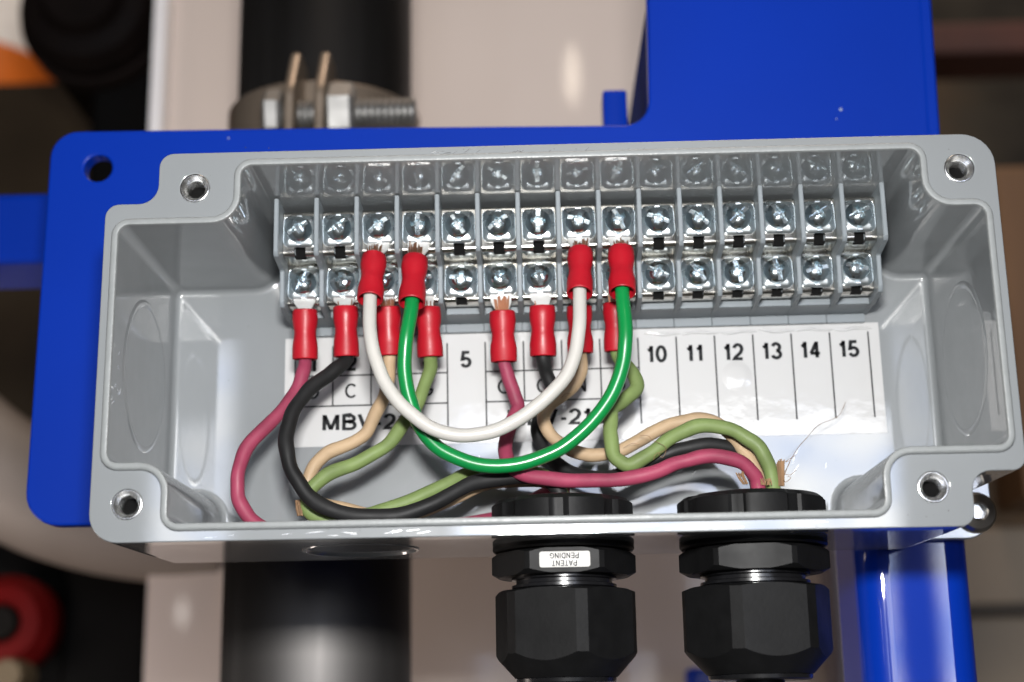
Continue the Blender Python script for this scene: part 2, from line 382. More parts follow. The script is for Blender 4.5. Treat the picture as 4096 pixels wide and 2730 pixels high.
# ================================================================== SETTING: far wall, background things
def wall_mat():
    m = bpy.data.materials.new('dim_hall_wall'); m.use_nodes = True; t = m.node_tree; nd = t.nodes; lk = t.links; p = nd['Principled BSDF']
    p.inputs['Roughness'].default_value = .9
    tc = nd.new('ShaderNodeTexCoord'); n = nd.new('ShaderNodeTexNoise'); n.inputs['Scale'].default_value = 4.5; n.inputs['Detail'].default_value = 3
    lk.new(tc.outputs['Object'], n.inputs['Vector']); r = nd.new('ShaderNodeValToRGB'); e = r.color_ramp.elements
    e[0].position = .35; e[0].color = (.010, .008, .006, 1); e[1].position = .62; e[1].color = (.115, .075, .042, 1)
    x = r.color_ramp.elements.new(.5); x.color = (.05, .04, .026, 1)
    lk.new(n.outputs[0], r.inputs[0]); lk.new(r.outputs[0], p.inputs['Base Color']); return m
bm = bmesh.new(); add_box(bm, -1500, 1500, 1100, 1140, -700, 1500)
mark(link('wall', finish(bm), wall_mat(), smooth=False), kind='structure')

def mono(name, label, cat, material, fn, group=None, sharp=35, smooth=True):
    bm = bmesh.new(); fn(bm); o = link(name, finish(bm), material, sharp=sharp, smooth=smooth); return mark(o, label, cat, group)

# white tank panel behind the pipe (slightly curved face, bright left flange)
pan = thing('cabinet', 'pale pinkish white cabinet face behind the steel pipe', 'cabinet', (-30, 340, -150))
bm = bmesh.new(); n = 40; rows = []
for i in range(n + 1):
    x = -186 + i * (138 + 186) / n; u = (i / n - .5) * 2
    rows.append((x, 330 + 7 * u * u))
a = [[bm.verts.new((x, y, z)) for x, y in rows] for z in (-260, 520)]
b = [[bm.verts.new((x, y + 60, z)) for x, y in rows] for z in (-260, 520)]
for i in range(n):
    bm.faces.new((a[0][i], a[0][i + 1], a[1][i + 1], a[1][i])); bm.faces.new((b[0][i], b[1][i], b[1][i + 1], b[0][i + 1]))
    bm.faces.new((a[0][i], b[0][i], b[0][i + 1], a[0][i + 1])); bm.faces.new((a[1][i], a[1][i + 1], b[1][i + 1], b[1][i]))
for k in (0, n): bm.faces.new((a[0][k], a[1][k], b[1][k], b[0][k]))
link('face_panel', finish(bm), M['white_panel'], pan)
bm = bmesh.new(); add_box(bm, -192.5, -186.3, 326, 400, 60, 520, .6)
link('edge_flange', finish(bm), M['white_edge'], pan)
mark(mono('upright_bar', 'thin dull purplish grey upright bar beside the blue tube', 'bar', mat('grey_purple_paint', (.12, .095, .10), .5),
         lambda bm: add_box(bm, 116, 138, 285, 310, -260, 60, 2)))

pipe_x, pipe_y, pipe_r = -84.6, 188, 33.4
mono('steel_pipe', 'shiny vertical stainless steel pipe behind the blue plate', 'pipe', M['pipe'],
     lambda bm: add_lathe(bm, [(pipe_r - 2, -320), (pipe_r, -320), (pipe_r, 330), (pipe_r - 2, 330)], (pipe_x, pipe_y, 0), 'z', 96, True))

# pipe clamp
cp = thing('pipe_clamp', 'stainless band clamp with bolts round the steel pipe', 'clamp', (pipe_x, pipe_y - pipe_r, 100))
BZ = at(800, 181, pipe_y - pipe_r - 3.4)[2]
bm = bmesh.new(); add_lathe(bm, [(pipe_r + .1, BZ - 44), (pipe_r + 3.4, BZ - 44), (pipe_r + 3.4, BZ - .8), (pipe_r + 2.6, BZ), (pipe_r + .1, BZ)], (pipe_x, pipe_y, 0), 'z', 96, True)
link('band', finish(bm), M['brown_steel'], cp)
zc = at(700, 270, 140)[2]
def px(x, y=270, Y=140): return at(x, y, Y)
for x0, ztop in ((676, 132), (744, 130)):
    c = px(x0); zt = at(x0, ztop, 146)[2]
    lp = rpoly([(128, zc - 14, 3), (pipe_y - pipe_r + 3, zc - 14, .5), (pipe_y - pipe_r + 3, zt, .5), (141, zt, 5), (128, zc + 6, 9)])
    me = slab([lp], -1.8, 1.8, 1.2, 4); me.transform(Matrix.Translation((c[0] * S, 0, 0)) @ Matrix.Rotation(R_(90), 4, 'Z'))
    link('ear', me, M['brown_steel'], cp)
bm = bmesh.new()
def thread(x0, x1, r, pitch=2.3):
    prof = []; x = x0
    while x < x1:
        prof += [(r * .8, x), (r, x + pitch * .4), (r, x + pitch * .6), (r * .8, x + pitch)]; x += pitch
    return [(0, x0)] + prof + [(0, x)]
bx0, bx1 = px(628)[0], px(953)[0]
add_lathe(bm, thread(bx0, bx1, 5.2), (0, 138, zc), 'x', 32); link('bolt', finish(bm), M['clamp_steel'], cp)
def hexprism(bm, x0, x1, ap, y, z, rot=0):
    pr = [(0, x0), (ap * 1.02, x0), (ap * 1.1547, x0 + 1.2), (ap * 1.1547, x1 - 1.2), (ap * 1.02, x1), (0, x1)]
    add_lathe(bm, pr, (0, 0, 0), 'x', 6, M=Matrix.Translation((0, y, z)) @ Matrix.Rotation(R_(rot), 4, 'X') @ Matrix.Rotation(R_(90), 4, 'Y'))
for xa, xb, ap in ((612, 654, 8.0), (757, 819, 9.5)):
    bm = bmesh.new(); hexprism(bm, px(xa)[0], px(xb)[0], ap, 138, zc, 18); link('nut', finish(bm), M['clamp_steel'], cp, sharp=20)

# blue beam at the left, behind the plate
c0 = at(-60, 447, 130); c1 = at(110, 600, 130)
mono('blue_beam', 'blue painted square beam running left behind the mounting plate', 'beam', M['blue'],
     lambda bm: add_box(bm, -330, -112, 130, 165, c1[2], c0[2] + .5, 3, 3))
# things far left, out of focus
mt = thing('motor', 'black round motor high behind the left of the blue plate', 'motor', (-255, 420, 250))
mc = at(205, 18, 420)
bm = bmesh.new(); r0 = 40
add_lathe(bm, [(0, -20), (r0 * .5, -20), (r0 * .6, -12), (r0 * .86, -10), (r0, 0), (r0, 130), (0, 130)], (mc[0], 420, mc[2]), 'y', 64)
link('housing', finish(bm), mat('black_motor_paint', (.005, .003, .0025), .6, spec=.08, var=.3, vscale=30), mt)
bm = bmesh.new(); add_lathe(bm, [(r0 * .98, 8), (r0 * 1.06, 8), (r0 * 1.06, 22), (r0 * .98, 22)], (mc[0], 420, mc[2]), 'y', 64, True)
link('front_ring', finish(bm), mat('brown_black_paint', (.012, .008, .007), .6, spec=.1), mt)
q0, q1 = at(212, 150, 440), at(352, 150, 440)
mono('black_post', 'black vertical post beneath the black motor', 'post', mat('flat_black_paint', (.003, .0027, .0025), .6, spec=.06),
     lambda bm: add_box(bm, q0[0], q1[0] + 12, 440, 520, -420, mc[2] - 20, 4))
q = at(20, 60, 700)
op = thing('safety_barrel', 'blurred orange and white banded barrel at far upper left', 'barrel', (q[0] - 20, 720, 300))
for nm, za, zb, col in (('white_band', at(0, 86, 700)[2], at(0, -180, 700)[2], (.9, .85, .78)), ('orange_band', at(0, 188, 700)[2], at(0, 86, 700)[2], (.72, .16, .015))):
    bm = bmesh.new(); add_lathe(bm, [(0, za), (70, za), (70, zb), (0, zb)], (at(118, 150, 760)[0] - 70, 760, 0), 'z', 48)
    link(nm, finish(bm), mat(nm + '_plastic', col, .45), op)
qa = at(-200, 320, 640); qb = at(210, 1300, 640)
mono('olive_cabinet', 'dark olive brown cabinet far behind the left of the plate', 'cabinet', mat('olive_brown_paint', (.030, .021, .012), .6, spec=.1, var=.3, vscale=9),
     lambda bm: add_box(bm, -560, qb[0], 640, 700, -420, at(0, 190, 640)[2], 3))
# pale hose
hp = [at(-420, 760, 345), at(-190, 930, 345), at(-40, 1060, 345), at(100, 1140, 345), at(230, 1180, 345), at(360, 1200, 347), at(520, 1210, 350)]
def hose(bm):
    add_tube(bm, smooth_path(catmull(hp, 8), 3), 28, 32)
mono('pale_hose', 'thick pale beige hose curving in at the lower left', 'hose', mat('pale_beige_hose', (.22, .185, .16), .6, var=.08, vscale=10), hose)
# red valve knob, lower left
kc = at(4, 1432, 420)
kn = thing('valve_knob', 'red round knob with dark hub at the lower left corner', 'knob', kc)
bm = bmesh.new(); add_lathe(bm, [(0, 30), (22, 30), (25, 22), (25, 8), (19, 0), (11, -2), (9, 2), (0, 2)], kc, 'y', 40)
link('knob_rim', finish(bm), mat('red_knob_plastic', (.13, .004, .004), .6, spec=.1), kn)
bm = bmesh.new(); add_lathe(bm, [(0, -4), (8, -4), (9, -2), (9, 6), (0, 6)], kc, 'y', 32)
link('hub', finish(bm), mat('dark_hub_plastic', (.006, .005, .004), .6, spec=.1), kn)
bc = at(36, 1552, 420)
mono('brass_fitting', 'small tan fitting below the red knob at the bottom edge', 'fitting', mat('dull_brass', (.16, .12, .07), .6, metal=.3),
     lambda bm: add_lathe(bm, [(0, -14), (7, -14), (8, -12), (8, 10), (0, 10)], bc, 'y', 24))
mono('black_case', 'black equipment case low behind the red knob', 'case', mat('black_case_plastic', (.003, .003, .003), .6, spec=.06, var=.3),
     lambda bm: add_box(bm, -420, at(320, 1400, 470)[0], 470, 560, -420, at(200, 1270, 470)[2] + 20, 4))
# right side
qa = at(2130, 1000, 560); qb = at(2700, 1000, 560)
mono('tan_panel', 'tan blurred panel low behind the blue tube at right', 'panel', mat('tan_paint', (.30, .235, .165), .6, var=.12, vscale=8),
     lambda bm: add_box(bm, 60, qb[0], 560, 600, -420, at(2300, 1210, 560)[2], 3))
mono('painted_shadow_band', 'dark strip painted as a blurred rail crossing the tan panel at right', 'shadow', mat('shadow_band_paint', (.05, .038, .026), .6),  # dark strip modelled in place of a shadow band
     lambda bm: add_box(bm, at(2215, 1400, 545)[0], qb[0], 545, 558, at(2300, 1415, 545)[2], at(2300, 1385, 545)[2], 2))
mono('wooden_post', 'brown blurred wooden post at the far right edge', 'post', mat('brown_wood', (.17, .085, .035), .6, var=.25, vscale=30, stretch=(1, 1, .1)),
     lambda bm: add_box(bm, at(2322, 800, 500)[0], at(2420, 800, 500)[0], 500, 560, at(2330, 1150, 500)[2], at(2330, 380, 500)[2], 3))
mono('dark_red_beam', 'dark red brown blurred beam at the upper right', 'beam', mat('dark_red_paint', (.075, .022, .012), .6, var=.3, vscale=20),
     lambda bm: add_box(bm, at(2000, 50, 640)[0], at(2600, 50, 640)[0], 640, 690, at(2300, 120, 640)[2], at(2300, 48, 640)[2], 3))
b0, b1 = at(1578, 1545, 300), at(1612, 1545, 300)
mono('blue_bracket', 'small blurred blue bracket at the bottom edge under the right gland', 'bracket', M['blue'],
     lambda bm: add_box(bm, b0[0], b0[0] + 12, 300, 312, -260, at(1590, 1535, 300)[2], 2))

# ================================================================== BLUE MOUNTING PLATE
PY = 61.2
pl = thing('mounting_plate', 'bright blue painted steel plate carrying the grey box', 'plate', (-60, PY, -36))
out = rpoly([(108, -36, 4), (114.6, 60, .2), (117.6, 170, .2), (32.2, 170, .2), (30.4, 78.4, 7.5), (-65, 80.1, .3), (-146.3, 81, 8), (-147.2, -36, 9.5)])
me = slab([out, circle(-131.9, 69.1, 4.1)], PY, PY + 5.5, .7, 3)
link('plate', me, M['blue'], pl)
bm = bmesh.new()                                                   # rolled right flange
n = 8; za, zb = 66.0, 170.0; rad = 4.2
pr = []
for k in range(n + 1):
    w = math.pi / 2 * k / n; pr.append((rad * math.sin(w), rad - rad * math.cos(w)))
pr.append((rad, 40)); inn = [(0, 1.6)] + [(x - 1.4 if x > 1.4 else x * .3, y + 1.4) for x, y in pr[1:]]
def fx(z): return 110.6 + (117.6 - 114.6) * (z - 60) / 110
vo = [[bm.verts.new((fx(z) + x, PY - .12 + y, z)) for x, y in pr] for z in (za, zb)]
vi = [[bm.verts.new((fx(z) + x, PY - .12 + y, z)) for x, y in inn] for z in (za, zb)]
for k in range(len(pr) - 1):
    bm.faces.new((vo[0][k], vo[0][k + 1], vo[1][k + 1], vo[1][k])); bm.faces.new((vi[0][k], vi[1][k], vi[1][k + 1], vi[0][k + 1]))
for k in (0, len(pr) - 1): bm.faces.new((vo[0][k], vo[1][k], vi[1][k], vi[0][k]))
for j in (0, 1):
    for k in range(len(pr) - 1): bm.faces.new((vo[j][k], vi[j][k], vi[j][k + 1], vo[j][k + 1]))
link('rolled_flange', finish(bm), M['blue'], pl)
# gusset going back from the upright's left edge
def gy(dx_, dy_, X):                                               # depth where the pixel's ray meets the plane x = X
    x, y = dx_ * 4096 / 2353, dy_ * 4096 / 2353
    d = RC.T @ np.array([(x - 2048) / FPX, (y - 1365) / FPX, 1.0]); return CAM + d * (X - CAM[0]) / d[0]
g0, g1 = gy(1485, 5, 32), gy(1438, 290, 31.5)
bm = bmesh.new()
P0 = [(g1[1], g1[2] - 10), (g1[1], g1[2]), (g0[1] + 1, g0[2]), (PY + 4, g0[2] + 40), (PY + 5, 60), (g1[1], 60)]
P0 = [(PY + 5.4, 66), (g1[1], 66), (g1[1], g1[2]), (g0[1], g0[2]), (PY + 5.4, g0[2] + 12)]
vs = [[bm.verts.new((X, y, z)) for y, z in P0] for X in (32.2, 36)]
bm.faces.new(vs[0]); bm.faces.new(vs[1])
for i in range(len(P0)): j = (i + 1) % len(P0); bm.faces.new((vs[0][i], vs[0][j], vs[1][j], vs[1][i]))
link('gusset', finish(bm), mat('shaded_blue_paint', (.0008, .018, .17), .7, spec=.03), pl, smooth=False)  # darker, duller copy of the plate blue, standing in for the gusset's shade
t0, t1 = at(1384, 206, 100), at(1440, 206, 100)
bm = bmesh.new(); add_box(bm, t0[0], t1[0], 100, 112, 60, t0[2], 1, 2); link('back_lug', finish(bm), M['blue'], pl)

bm = bmesh.new()
for dx0, dy0, r_ in ((1932, 252, .55), (1922, 274, .25), (525, 318, .35), (640, 390, .0)):
    if r_: add_lathe(bm, [(r_, 0), (r_ * .8, -.12), (0, -.2)], at(dx0 - (0 if dx0 < 2000 else 700 * 0), dy0, PY), 'y', 9)
mark(link('paint_chips', finish(bm), mat('pale_chip', (.20, .24, .40), .5), pl), kind='stuff')
# square tube under the box
ty = 61.6
mono('blue_square_tube', 'blue painted square tube going down below the right of the box', 'tube', M['blue_hi'],
     lambda bm: [add_lathe(bm, [(0, -260), (1, -260), (1, -42), (0, -42)], (0, 0, 0), 'z', 4)] and None)
tube = bpy.data.objects['blue_square_tube']
def sq_tube():
    lp = rpoly([(80.2, ty, 8), (111.6, ty, 8), (111.6, ty + 34, 8), (80.2, ty + 34, 8)], seg=8)
    li = rpoly([(80.2, ty, 8), (111.6, ty, 8), (111.6, ty + 34, 8), (80.2, ty + 34, 8)], -2.5, seg=8)
    bm = bmesh.new(); R2 = []
    for lpp, z in ((lp, -260), (lp, -36.6), (li, -36.6), (li, -260)): R2.append([bm.verts.new((x, y, z)) for x, y in lpp])
    for a_, b_ in ((0, 1), (1, 2), (2, 3), (3, 0)):
        for i in range(len(lp)):
            j = (i + 1) % len(lp); bm.faces.new((R2[a_][i], R2[a_][j], R2[b_][j], R2[b_][i]))
    return finish(bm)
old = tube.data; tube.data = sq_tube(); bpy.data.meshes.remove(old)
tube.data.transform(Matrix.Translation((98.2 * S, 60 * S, 0)) @ Matrix.Rotation(R_(3.0), 4, 'Z') @ Matrix.Translation((-96 * S, -60 * S, 0)))
tube.data.materials.append(M['blue_hi']); tube.data.shade_smooth(); tube.data.set_sharp_from_angle(angle=R_(50)); flat_edges(tube.data)

# ================================================================== GREY BOX
OUT = [(-110, -48.5, 7), (97, -48.5, 3.6), (97, -35.6, 4.6), (110, -35.6, 3.2), (110, 48.5, 8), (-97, 48.5, 3.6), (-97, 35.4, 4.8), (-110, 35.4, 3.4)]
INN = [(-91.2, -44.3, 2.6), (76.2, -44.3, 2.6), (76.2, -29.7, 7), (106.1, -29.7, 2.6), (106.1, 29.5, 2.6), (91.3, 29.5, 7.2),
       (91.3, 44.4, 2.6), (-76.2, 44.4, 2.6), (-76.2, 29.5, 7.2), (-106.1, 29.5, 2.6), (-106.1, -29.7, 2.6), (-91.2, -29.7, 7)]
HOLES = [(-87.9, 39.2), (101.1, 39.5), (-101.1, -39.5), (87.9, -39.2)]
FY = 55.8; BY = 60.0
box = thing('junction_box', 'open grey painted metal junction box with no lid', 'junction box', (0, BY, -48.5))
def box_body():
    m1 = slab([rpoly(OUT), rpoly(INN, .9)] + [circle(x, z, 3.7) for x, z in HOLES], 0, 6, .25, 2)
    # outer skin with draft
    bm = bmesh.new(); rings = []
    for y, off in ((5.7, 0), (30, -.5), (BY - 1.2, -1.25), (BY, -2.3)):
        rings.append([bm.verts.new((x, y, z)) for x, z in rpoly(OUT, off)])
    for a_, b_ in zip(rings, rings[1:]):
        for i in range(len(a_)): j = (i + 1) % len(a_); bm.faces.new((a_[i], a_[j], b_[j], b_[i]))
    bm.faces.new(rings[-1])
    m2 = finish(bm)
    # ridge, inner walls and floor
    bm = bmesh.new(); rings = []
    prof = [(.25, 1.85), (-.2, 1.8), (-1.05, 1.72), (-1.38, 1.5), (-1.5, 1.15), (-1.5, .45), (-1.42, .15), (-1.15, 0), (-.5, -.02), (20, -.15), (40, -.28)]
    rf = 1.7
    for k in range(7):
        w = math.pi / 2 * k / 6; prof.append((FY - rf + rf * math.sin(w), -.4 - rf * (1 - math.cos(w))))
    for y, off in prof: rings.append([bm.verts.new((x, y, z)) for x, z in rpoly(INN, off)])
    for a_, b_ in zip(rings, rings[1:]):
        for i in range(len(a_)): j = (i + 1) % len(a_); bm.faces.new((a_[i], a_[j], b_[j], b_[i]))
    rings.append([bm.verts.new((x, FY, z)) for x, z in rpoly(INN, prof[-1][1] - .5)])
    a_, b_ = rings[-2:]
    for i in range(len(a_)): j = (i + 1) % len(a_); bm.faces.new((a_[i], a_[j], b_[j], b_[i]))
    bm.faces.new(rings[-1])
    # faint knockout rings on the end walls and underside
    for cx, sgn in ((-106, 1), (106, -1)):
        add_lathe(bm, [(17.8, -.25), (18.5, -.01), (19.0, .03), (19.5, -.01), (20.2, -.25)], (0, 0, 0), 'x', 64, True,
                  M=Matrix.Translation((cx + sgn * .25, 28, -2)) @ Matrix.Rotation(R_(90 * sgn), 4, 'Y'))
    for cx in (-49.2,):
        add_lathe(bm, [(13.6, -.4), (13.9, .35), (14.6, .35), (14.9, -.4)], (0, 0, 0), 'z', 64, True,
                  M=Matrix.Translation((cx, 28, -48.05)) @ Matrix.Rotation(R_(180), 4, 'X'))
    m3 = finish(bm)
    return join_meshes(m1, m2, m3)
bb = link('box_body', box_body(), M['paint'], box, sharp=40)
bb.data.materials.append(M['rim'])
for p_ in bb.data.polygons:
    if max(bb.data.vertices[v].co.y for v in p_.vertices) < -.00045: p_.material_index = 1
def insert_mesh(bm):
    pr = [(3.75, .6), (3.72, .02), (3.55, -.12), (3.3, -.10), (2.75, .8), (2.45, 1.2)]
    y = 1.2
    while y < 12: pr += [(2.12, y + .35), (2.12, y + .5), (2.45, y + .9)]; y += .9
    pr += [(2.2, 13), (0, 13)]
    add_lathe(bm, pr, (0, 0, 0), 'y', 48)
bm = bmesh.new(); insert_mesh(bm); ins = finish(bm)
for x, z in HOLES:
    o = link('threaded_insert', ins, M['alu'], box, sharp=50); o.location = Vector((x, 0, z)) * S - box.location
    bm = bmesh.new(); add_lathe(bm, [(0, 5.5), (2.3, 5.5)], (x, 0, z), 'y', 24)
    bo = link('bore_shade_disc', finish(bm), M['dark'], None); bo.parent = o; bo.location = Vector((-x, 0, -z)) * S  # black disc in place of the shade down the bore
for s_ in (1, -1):
    lp = rpoly([(s_ * x, s_ * z, r) for x, z, r in [(88, -45, .2), (113.5, -45, .1), (118.2, -40.5, .1), (118.2, -22, .2), (88, -22, .2)]][::1], seg=6)
    lp = rpoly([(s_ * x, s_ * z, r) for x, z, r in [(88, -45, .2), (118.2, -45, 7.5), (118.2, -26, .5), (88, -26, .2)]], seg=10)
    link('mounting_tab', slab([lp], 57.6, 60.6, .4), M['cast'], box)
# wear: scratches and specks on the rim and floor
bm = bmesh.new()
def scratch(dx0, dy0, length, ang, Y, w=.05):
    c = at(dx0, dy0, Y); a_ = R_(ang); u = Vector((math.cos(a_), 0, math.sin(a_))); v = Vector((-u.z, 0, u.x)); c = Vector(c)
    n_ = 5; L_ = []; 
    for k in range(n_ + 1):
        t = k / n_ - .5; ww = w * (1 - (2 * t) ** 2) + .008; p = c + u * length * t + v * (.12 * math.sin(3 * t + dx0))
        L_.append((bm.verts.new(p + v * ww), bm.verts.new(p - v * ww)))
    for a, b in zip(L_, L_[1:]): bm.faces.new((a[0], a[1], b[1], b[0]))
rs = random.Random(5)
for k in range(34): scratch(rs.uniform(990, 1560), 350 - (rs.uniform(0, 1)) * 12 + 6, rs.uniform(.8, 3.2), rs.uniform(15, 40), -.02, rs.uniform(.03, .08))
for k in range(26): xx_ = rs.uniform(480, 1950); scratch(xx_, 1249 - 38 * (xx_ - 270) / 1938 - rs.uniform(9, 17), rs.uniform(1, 5), rs.uniform(-4, 14), -.02, rs.uniform(.02, .045))
for k in range(14): scratch(rs.uniform(1050, 1900), rs.uniform(1035, 1085), rs.uniform(1.5, 5), rs.uniform(50, 80), FY - .03, rs.uniform(.02, .05))
for k in range(12): scratch(rs.uniform(255, 275), rs.uniform(700, 1000), rs.uniform(.6, 2), rs.uniform(60, 110), -.02, .04)
mark(link('scratch_marks', finish(bm), M['alu'], box, smooth=False), kind='stuff')
bm = bmesh.new()
for k in range(90):
    if k < 45: p = at(rs.uniform(410, 2140), rs.uniform(690, 1090), FY - .03)
    else:
        e_ = rs.random(); p = at(*((rs.uniform(450, 2200), rs.uniform(338, 346)) if e_ < .3 else (rs.uniform(480, 2050), rs.uniform(1210, 1225)) if e_ < .6 else (rs.uniform(400, 520), rs.uniform(390, 440)) if e_ < .8 else (rs.uniform(2050, 2200), rs.uniform(1150, 1200))), -.02)
    r_ = rs.uniform(.06, .17); m_ = 7
    f_ = [bm.verts.new((p[0] + r_ * rs.uniform(.6, 1.2) * math.cos(6.283 * i / m_), p[1], p[2] + r_ * rs.uniform(.6, 1.2) * math.sin(6.283 * i / m_))) for i in range(m_)]
    bm.faces.new(f_)
mark(link('dirt_specks', finish(bm), mat('dark_dirt', (.06, .055, .05), .8), box, smooth=False), kind='stuff')
# mounting screw at the lower right tab
sc = thing('button_head_screw', 'round steel hex socket screw holding the box at lower right', 'screw', (114, 57, -38))
bm = bmesh.new(); add_lathe(bm, [(2.2, -1.5), (2.2, -3.1), (2.6, -3.25), (4.6, -2.5), (5.3, -1.4), (5.6, -.2), (5.6, .5), (0, .5)], (113.6, 57.2, -38), 'y', 40)
link('screw_head', finish(bm), M['screw_steel'], sc)
bm = bmesh.new(); add_lathe(bm, [(0, 0), (2.3, 0), (2.3, -1.9)], (113.6, 56, -38), 'y', 6)
link('hex_socket', finish(bm), M['alu'], sc, smooth=False)

# ================================================================== TERMINAL BLOCK
PITCH = 10.58; X0 = -71.5; NB = 15
ROT = Matrix.Translation((8 * S, 0, 30 * S)) @ Matrix.Rotation(R_(-.22), 4, 'Y') @ Matrix.Translation((-8 * S, 0, -30 * S))
tb = thing('terminal_block', 'grey fifteen way double row screw terminal block in the box', 'terminal block', (8, FY, 17))
def cx_(i): return X0 + PITCH * (i + .5)
def part(name, me, mat_, parent=tb, **k):
    o = link(name, me, mat_, parent, **k); return o
# base
bm = bmesh.new(); xe = X0 + PITCH * NB
add_box(bm, X0, xe, 46, FY - .1, 17.4, 43.9, .3)
add_box(bm, X0 + .05, xe - .05, 31.5, 46.2, 30.6, 41, .2)
add_box(bm, X0 + .05, xe - .05, 40.5, 46.1, 19.9, 28, .2)
for i in range(NB):
    a_, b_ = cx_(i) - 4.45, cx_(i) + 4.6
    add_box(bm, a_, b_, 44, 47, 17.35, 19.8, .15)
    add_box(bm, cx_(i) - 5.24, cx_(i) + 5.24, 54, FY - .05, 14.9, 17.3, .12)
me = finish(bm); me.transform(ROT); part('base', me, M['block'])
# barriers
BP = [(21.8, 44.1), (21.8, 43.2), (22.0, 29.6), (22.35, 28.9), (23, 28.5), (31.6, 27.5), (32, 27.2), (32.4, 19), (32.7, 18.2), (33.4, 17.6), (43.6, 16.9), (46, 17.3), (55.7, 17.3), (55.7, 44.1)]
bm = bmesh.new(); th = .63; bv = .22
rows = []
for x, ins_ in ((-th, bv), (-th + bv, 0), (th - bv, 0), (th, bv)):
    rows.append([bm.verts.new((x, y + (ins_ if y < 50 else 0), z - (ins_ if z > 44 else 0))) for y, z in BP])
for a_, b_ in zip(rows, rows[1:]):
    for i in range(len(BP)): j = (i + 1) % len(BP); bm.faces.new((a_[i], a_[j], b_[j], b_[i]))
bm.faces.new(rows[0]); bm.faces.new(rows[-1])
bar = finish(bm)
for i in range(NB + 1):
    o = part('barrier', bar, M['block'], sharp=40)
    o.matrix_local = Matrix.Translation(-tb.location) @ ROT @ Matrix.Translation((( X0 + PITCH * i) * S, 0, 0))
# contact strip: upper platform, shelf, lower platform, with notches under each washer
def sheet(bm, prof, xa, xb, t=.8):
    """prof: (y,z) polyline, thickness t behind"""
    b2 = bmesh.new(); P = [Vector((0, y, z)) for y, z in prof]
    nr = []
    for i in range(len(P)):
        d = (P[min(i + 1, len(P) - 1)] - P[max(i - 1, 0)]).normalized(); nr.append(Vector((0, -d.z, d.y)) * 1)
    f = [[b2.verts.new((x, p.y, p.z)) for p in P] for x in (xa, xb)]
    g = [[b2.verts.new((x, p.y + n_.y * t, p.z + n_.z * t)) for p, n_ in zip(P, nr)] for x in (xa, xb)]
    for i in range(len(P) - 1):
        b2.faces.new((f[0][i], f[1][i], f[1][i + 1], f[0][i + 1])); b2.faces.new((g[0][i], g[0][i + 1], g[1][i + 1], g[1][i]))
        for s_ in (0, 1): b2.faces.new((f[s_][i], f[s_][i + 1], g[s_][i + 1], g[s_][i]))
    for i in (0, len(P) - 1): b2.faces.new((f[0][i], f[1][i], g[1][i], g[0][i]))
    bmesh.ops.recalc_face_normals(b2, faces=b2.faces); merge(bm, b2)
def arc(cy, cz, r, a0, a1, n=5):
    return [(cy + r * math.cos(R_(a0 + (a1 - a0) * k / n)), cz + r * math.sin(R_(a0 + (a1 - a0) * k / n))) for k in range(n + 1)]
up_prof = [(31.5, 42.7), (29.6, 42.7)] + arc(29.3, 41.9, .8, 90, 180, 4) + [(28.5, 31.6)] + arc(29.7, 31.5, 1.2, 180, 270, 4) + [(35.0, 30.1)] + [(36.6, 29.95)] + [(37.0, 29.3)]
lo_prof = [(37.05, 29.4), (37.0, 28.0), (37.0, 19.9)] + arc(38.0, 19.9, 1.0, 180, 265, 4) + [(41.5, 18.8)]
def platform(prof, zcut, hw=4.5, nw=1.5):
    bm = bmesh.new(); k = next(i for i in range(len(prof)) if i > 1 and prof[i][1] < zcut + .01 and prof[i][0] < 38)
    ycut = next(p for p in prof if p[1] <= zcut)
    # split at zcut: full width above, notch below up to the bend, then full width again
    idx = prof.index(ycut)
    prev = prof[idx - 1]; t = (prev[1] - zcut) / max(1e-6, prev[1] - ycut[1]); cut = (prev[0] + (ycut[0] - prev[0]) * t, zcut)
    A = prof[:idx] + [cut]; Bp = [cut] + prof[idx:]
    yend = A[-1][0] + 3.2
    inside = [p for p in Bp if p[0] <= yend]; rest = [p for p in Bp if p[0] > yend]
    if rest:
        a_, b_ = inside[-1], rest[0]; t = (yend - a_[0]) / (b_[0] - a_[0]); m_ = (yend, a_[1] + (b_[1] - a_[1]) * t)
        inside.append(m_); rest = [m_] + rest
    sheet(bm, A, -hw, hw); sheet(bm, inside, -hw, -nw); sheet(bm, inside, nw, hw)
    if len(rest) > 1: sheet(bm, rest, -hw, hw)
    return finish(bm)
pu = platform(up_prof, 32.8); plo = platform(lo_prof, 21.0)
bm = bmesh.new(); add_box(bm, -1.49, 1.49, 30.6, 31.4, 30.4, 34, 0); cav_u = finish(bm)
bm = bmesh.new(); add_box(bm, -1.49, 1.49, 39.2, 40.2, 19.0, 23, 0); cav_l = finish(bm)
# washer (saddle clamp) and screw
def washer_mesh():
    bm = bmesh.new(); rings = []
    base = [(-4.42, -4.4, 1.7), (4.42, -4.4, 1.7), (4.42, 4.4, 1.7), (-4.42, 4.4, 1.7)]
    for y, off in ((1.6, -.2), (1.5, 0), (1.1, -.01), (.88, -.10), (.68, -.34), (.48, -.70), (.31, -1.15), (.16, -1.65), (.05, -2.2), (0, -2.8)):
        rings.append([bm.verts.new((x, y + .28 * (x / 4.15) ** 2 * (1 if y < 1 else 0), z)) for x, z in rpoly(base, off)])
    for a_, b_ in zip(rings, rings[1:]):
        for i in range(len(a_)): j = (i + 1) % len(a_); bm.faces.new((a_[i], a_[j], b_[j], b_[i]))
    bm.faces.new(rings[-1])
    for s_ in (-1, 1):                                              # small pressed tab top and bottom
        add_box(bm, -.75, .75, -.05, .9, s_ * 3.9 - .35, s_ * 3.9 + .35, .15)
    return finish(bm)
wash = washer_mesh()
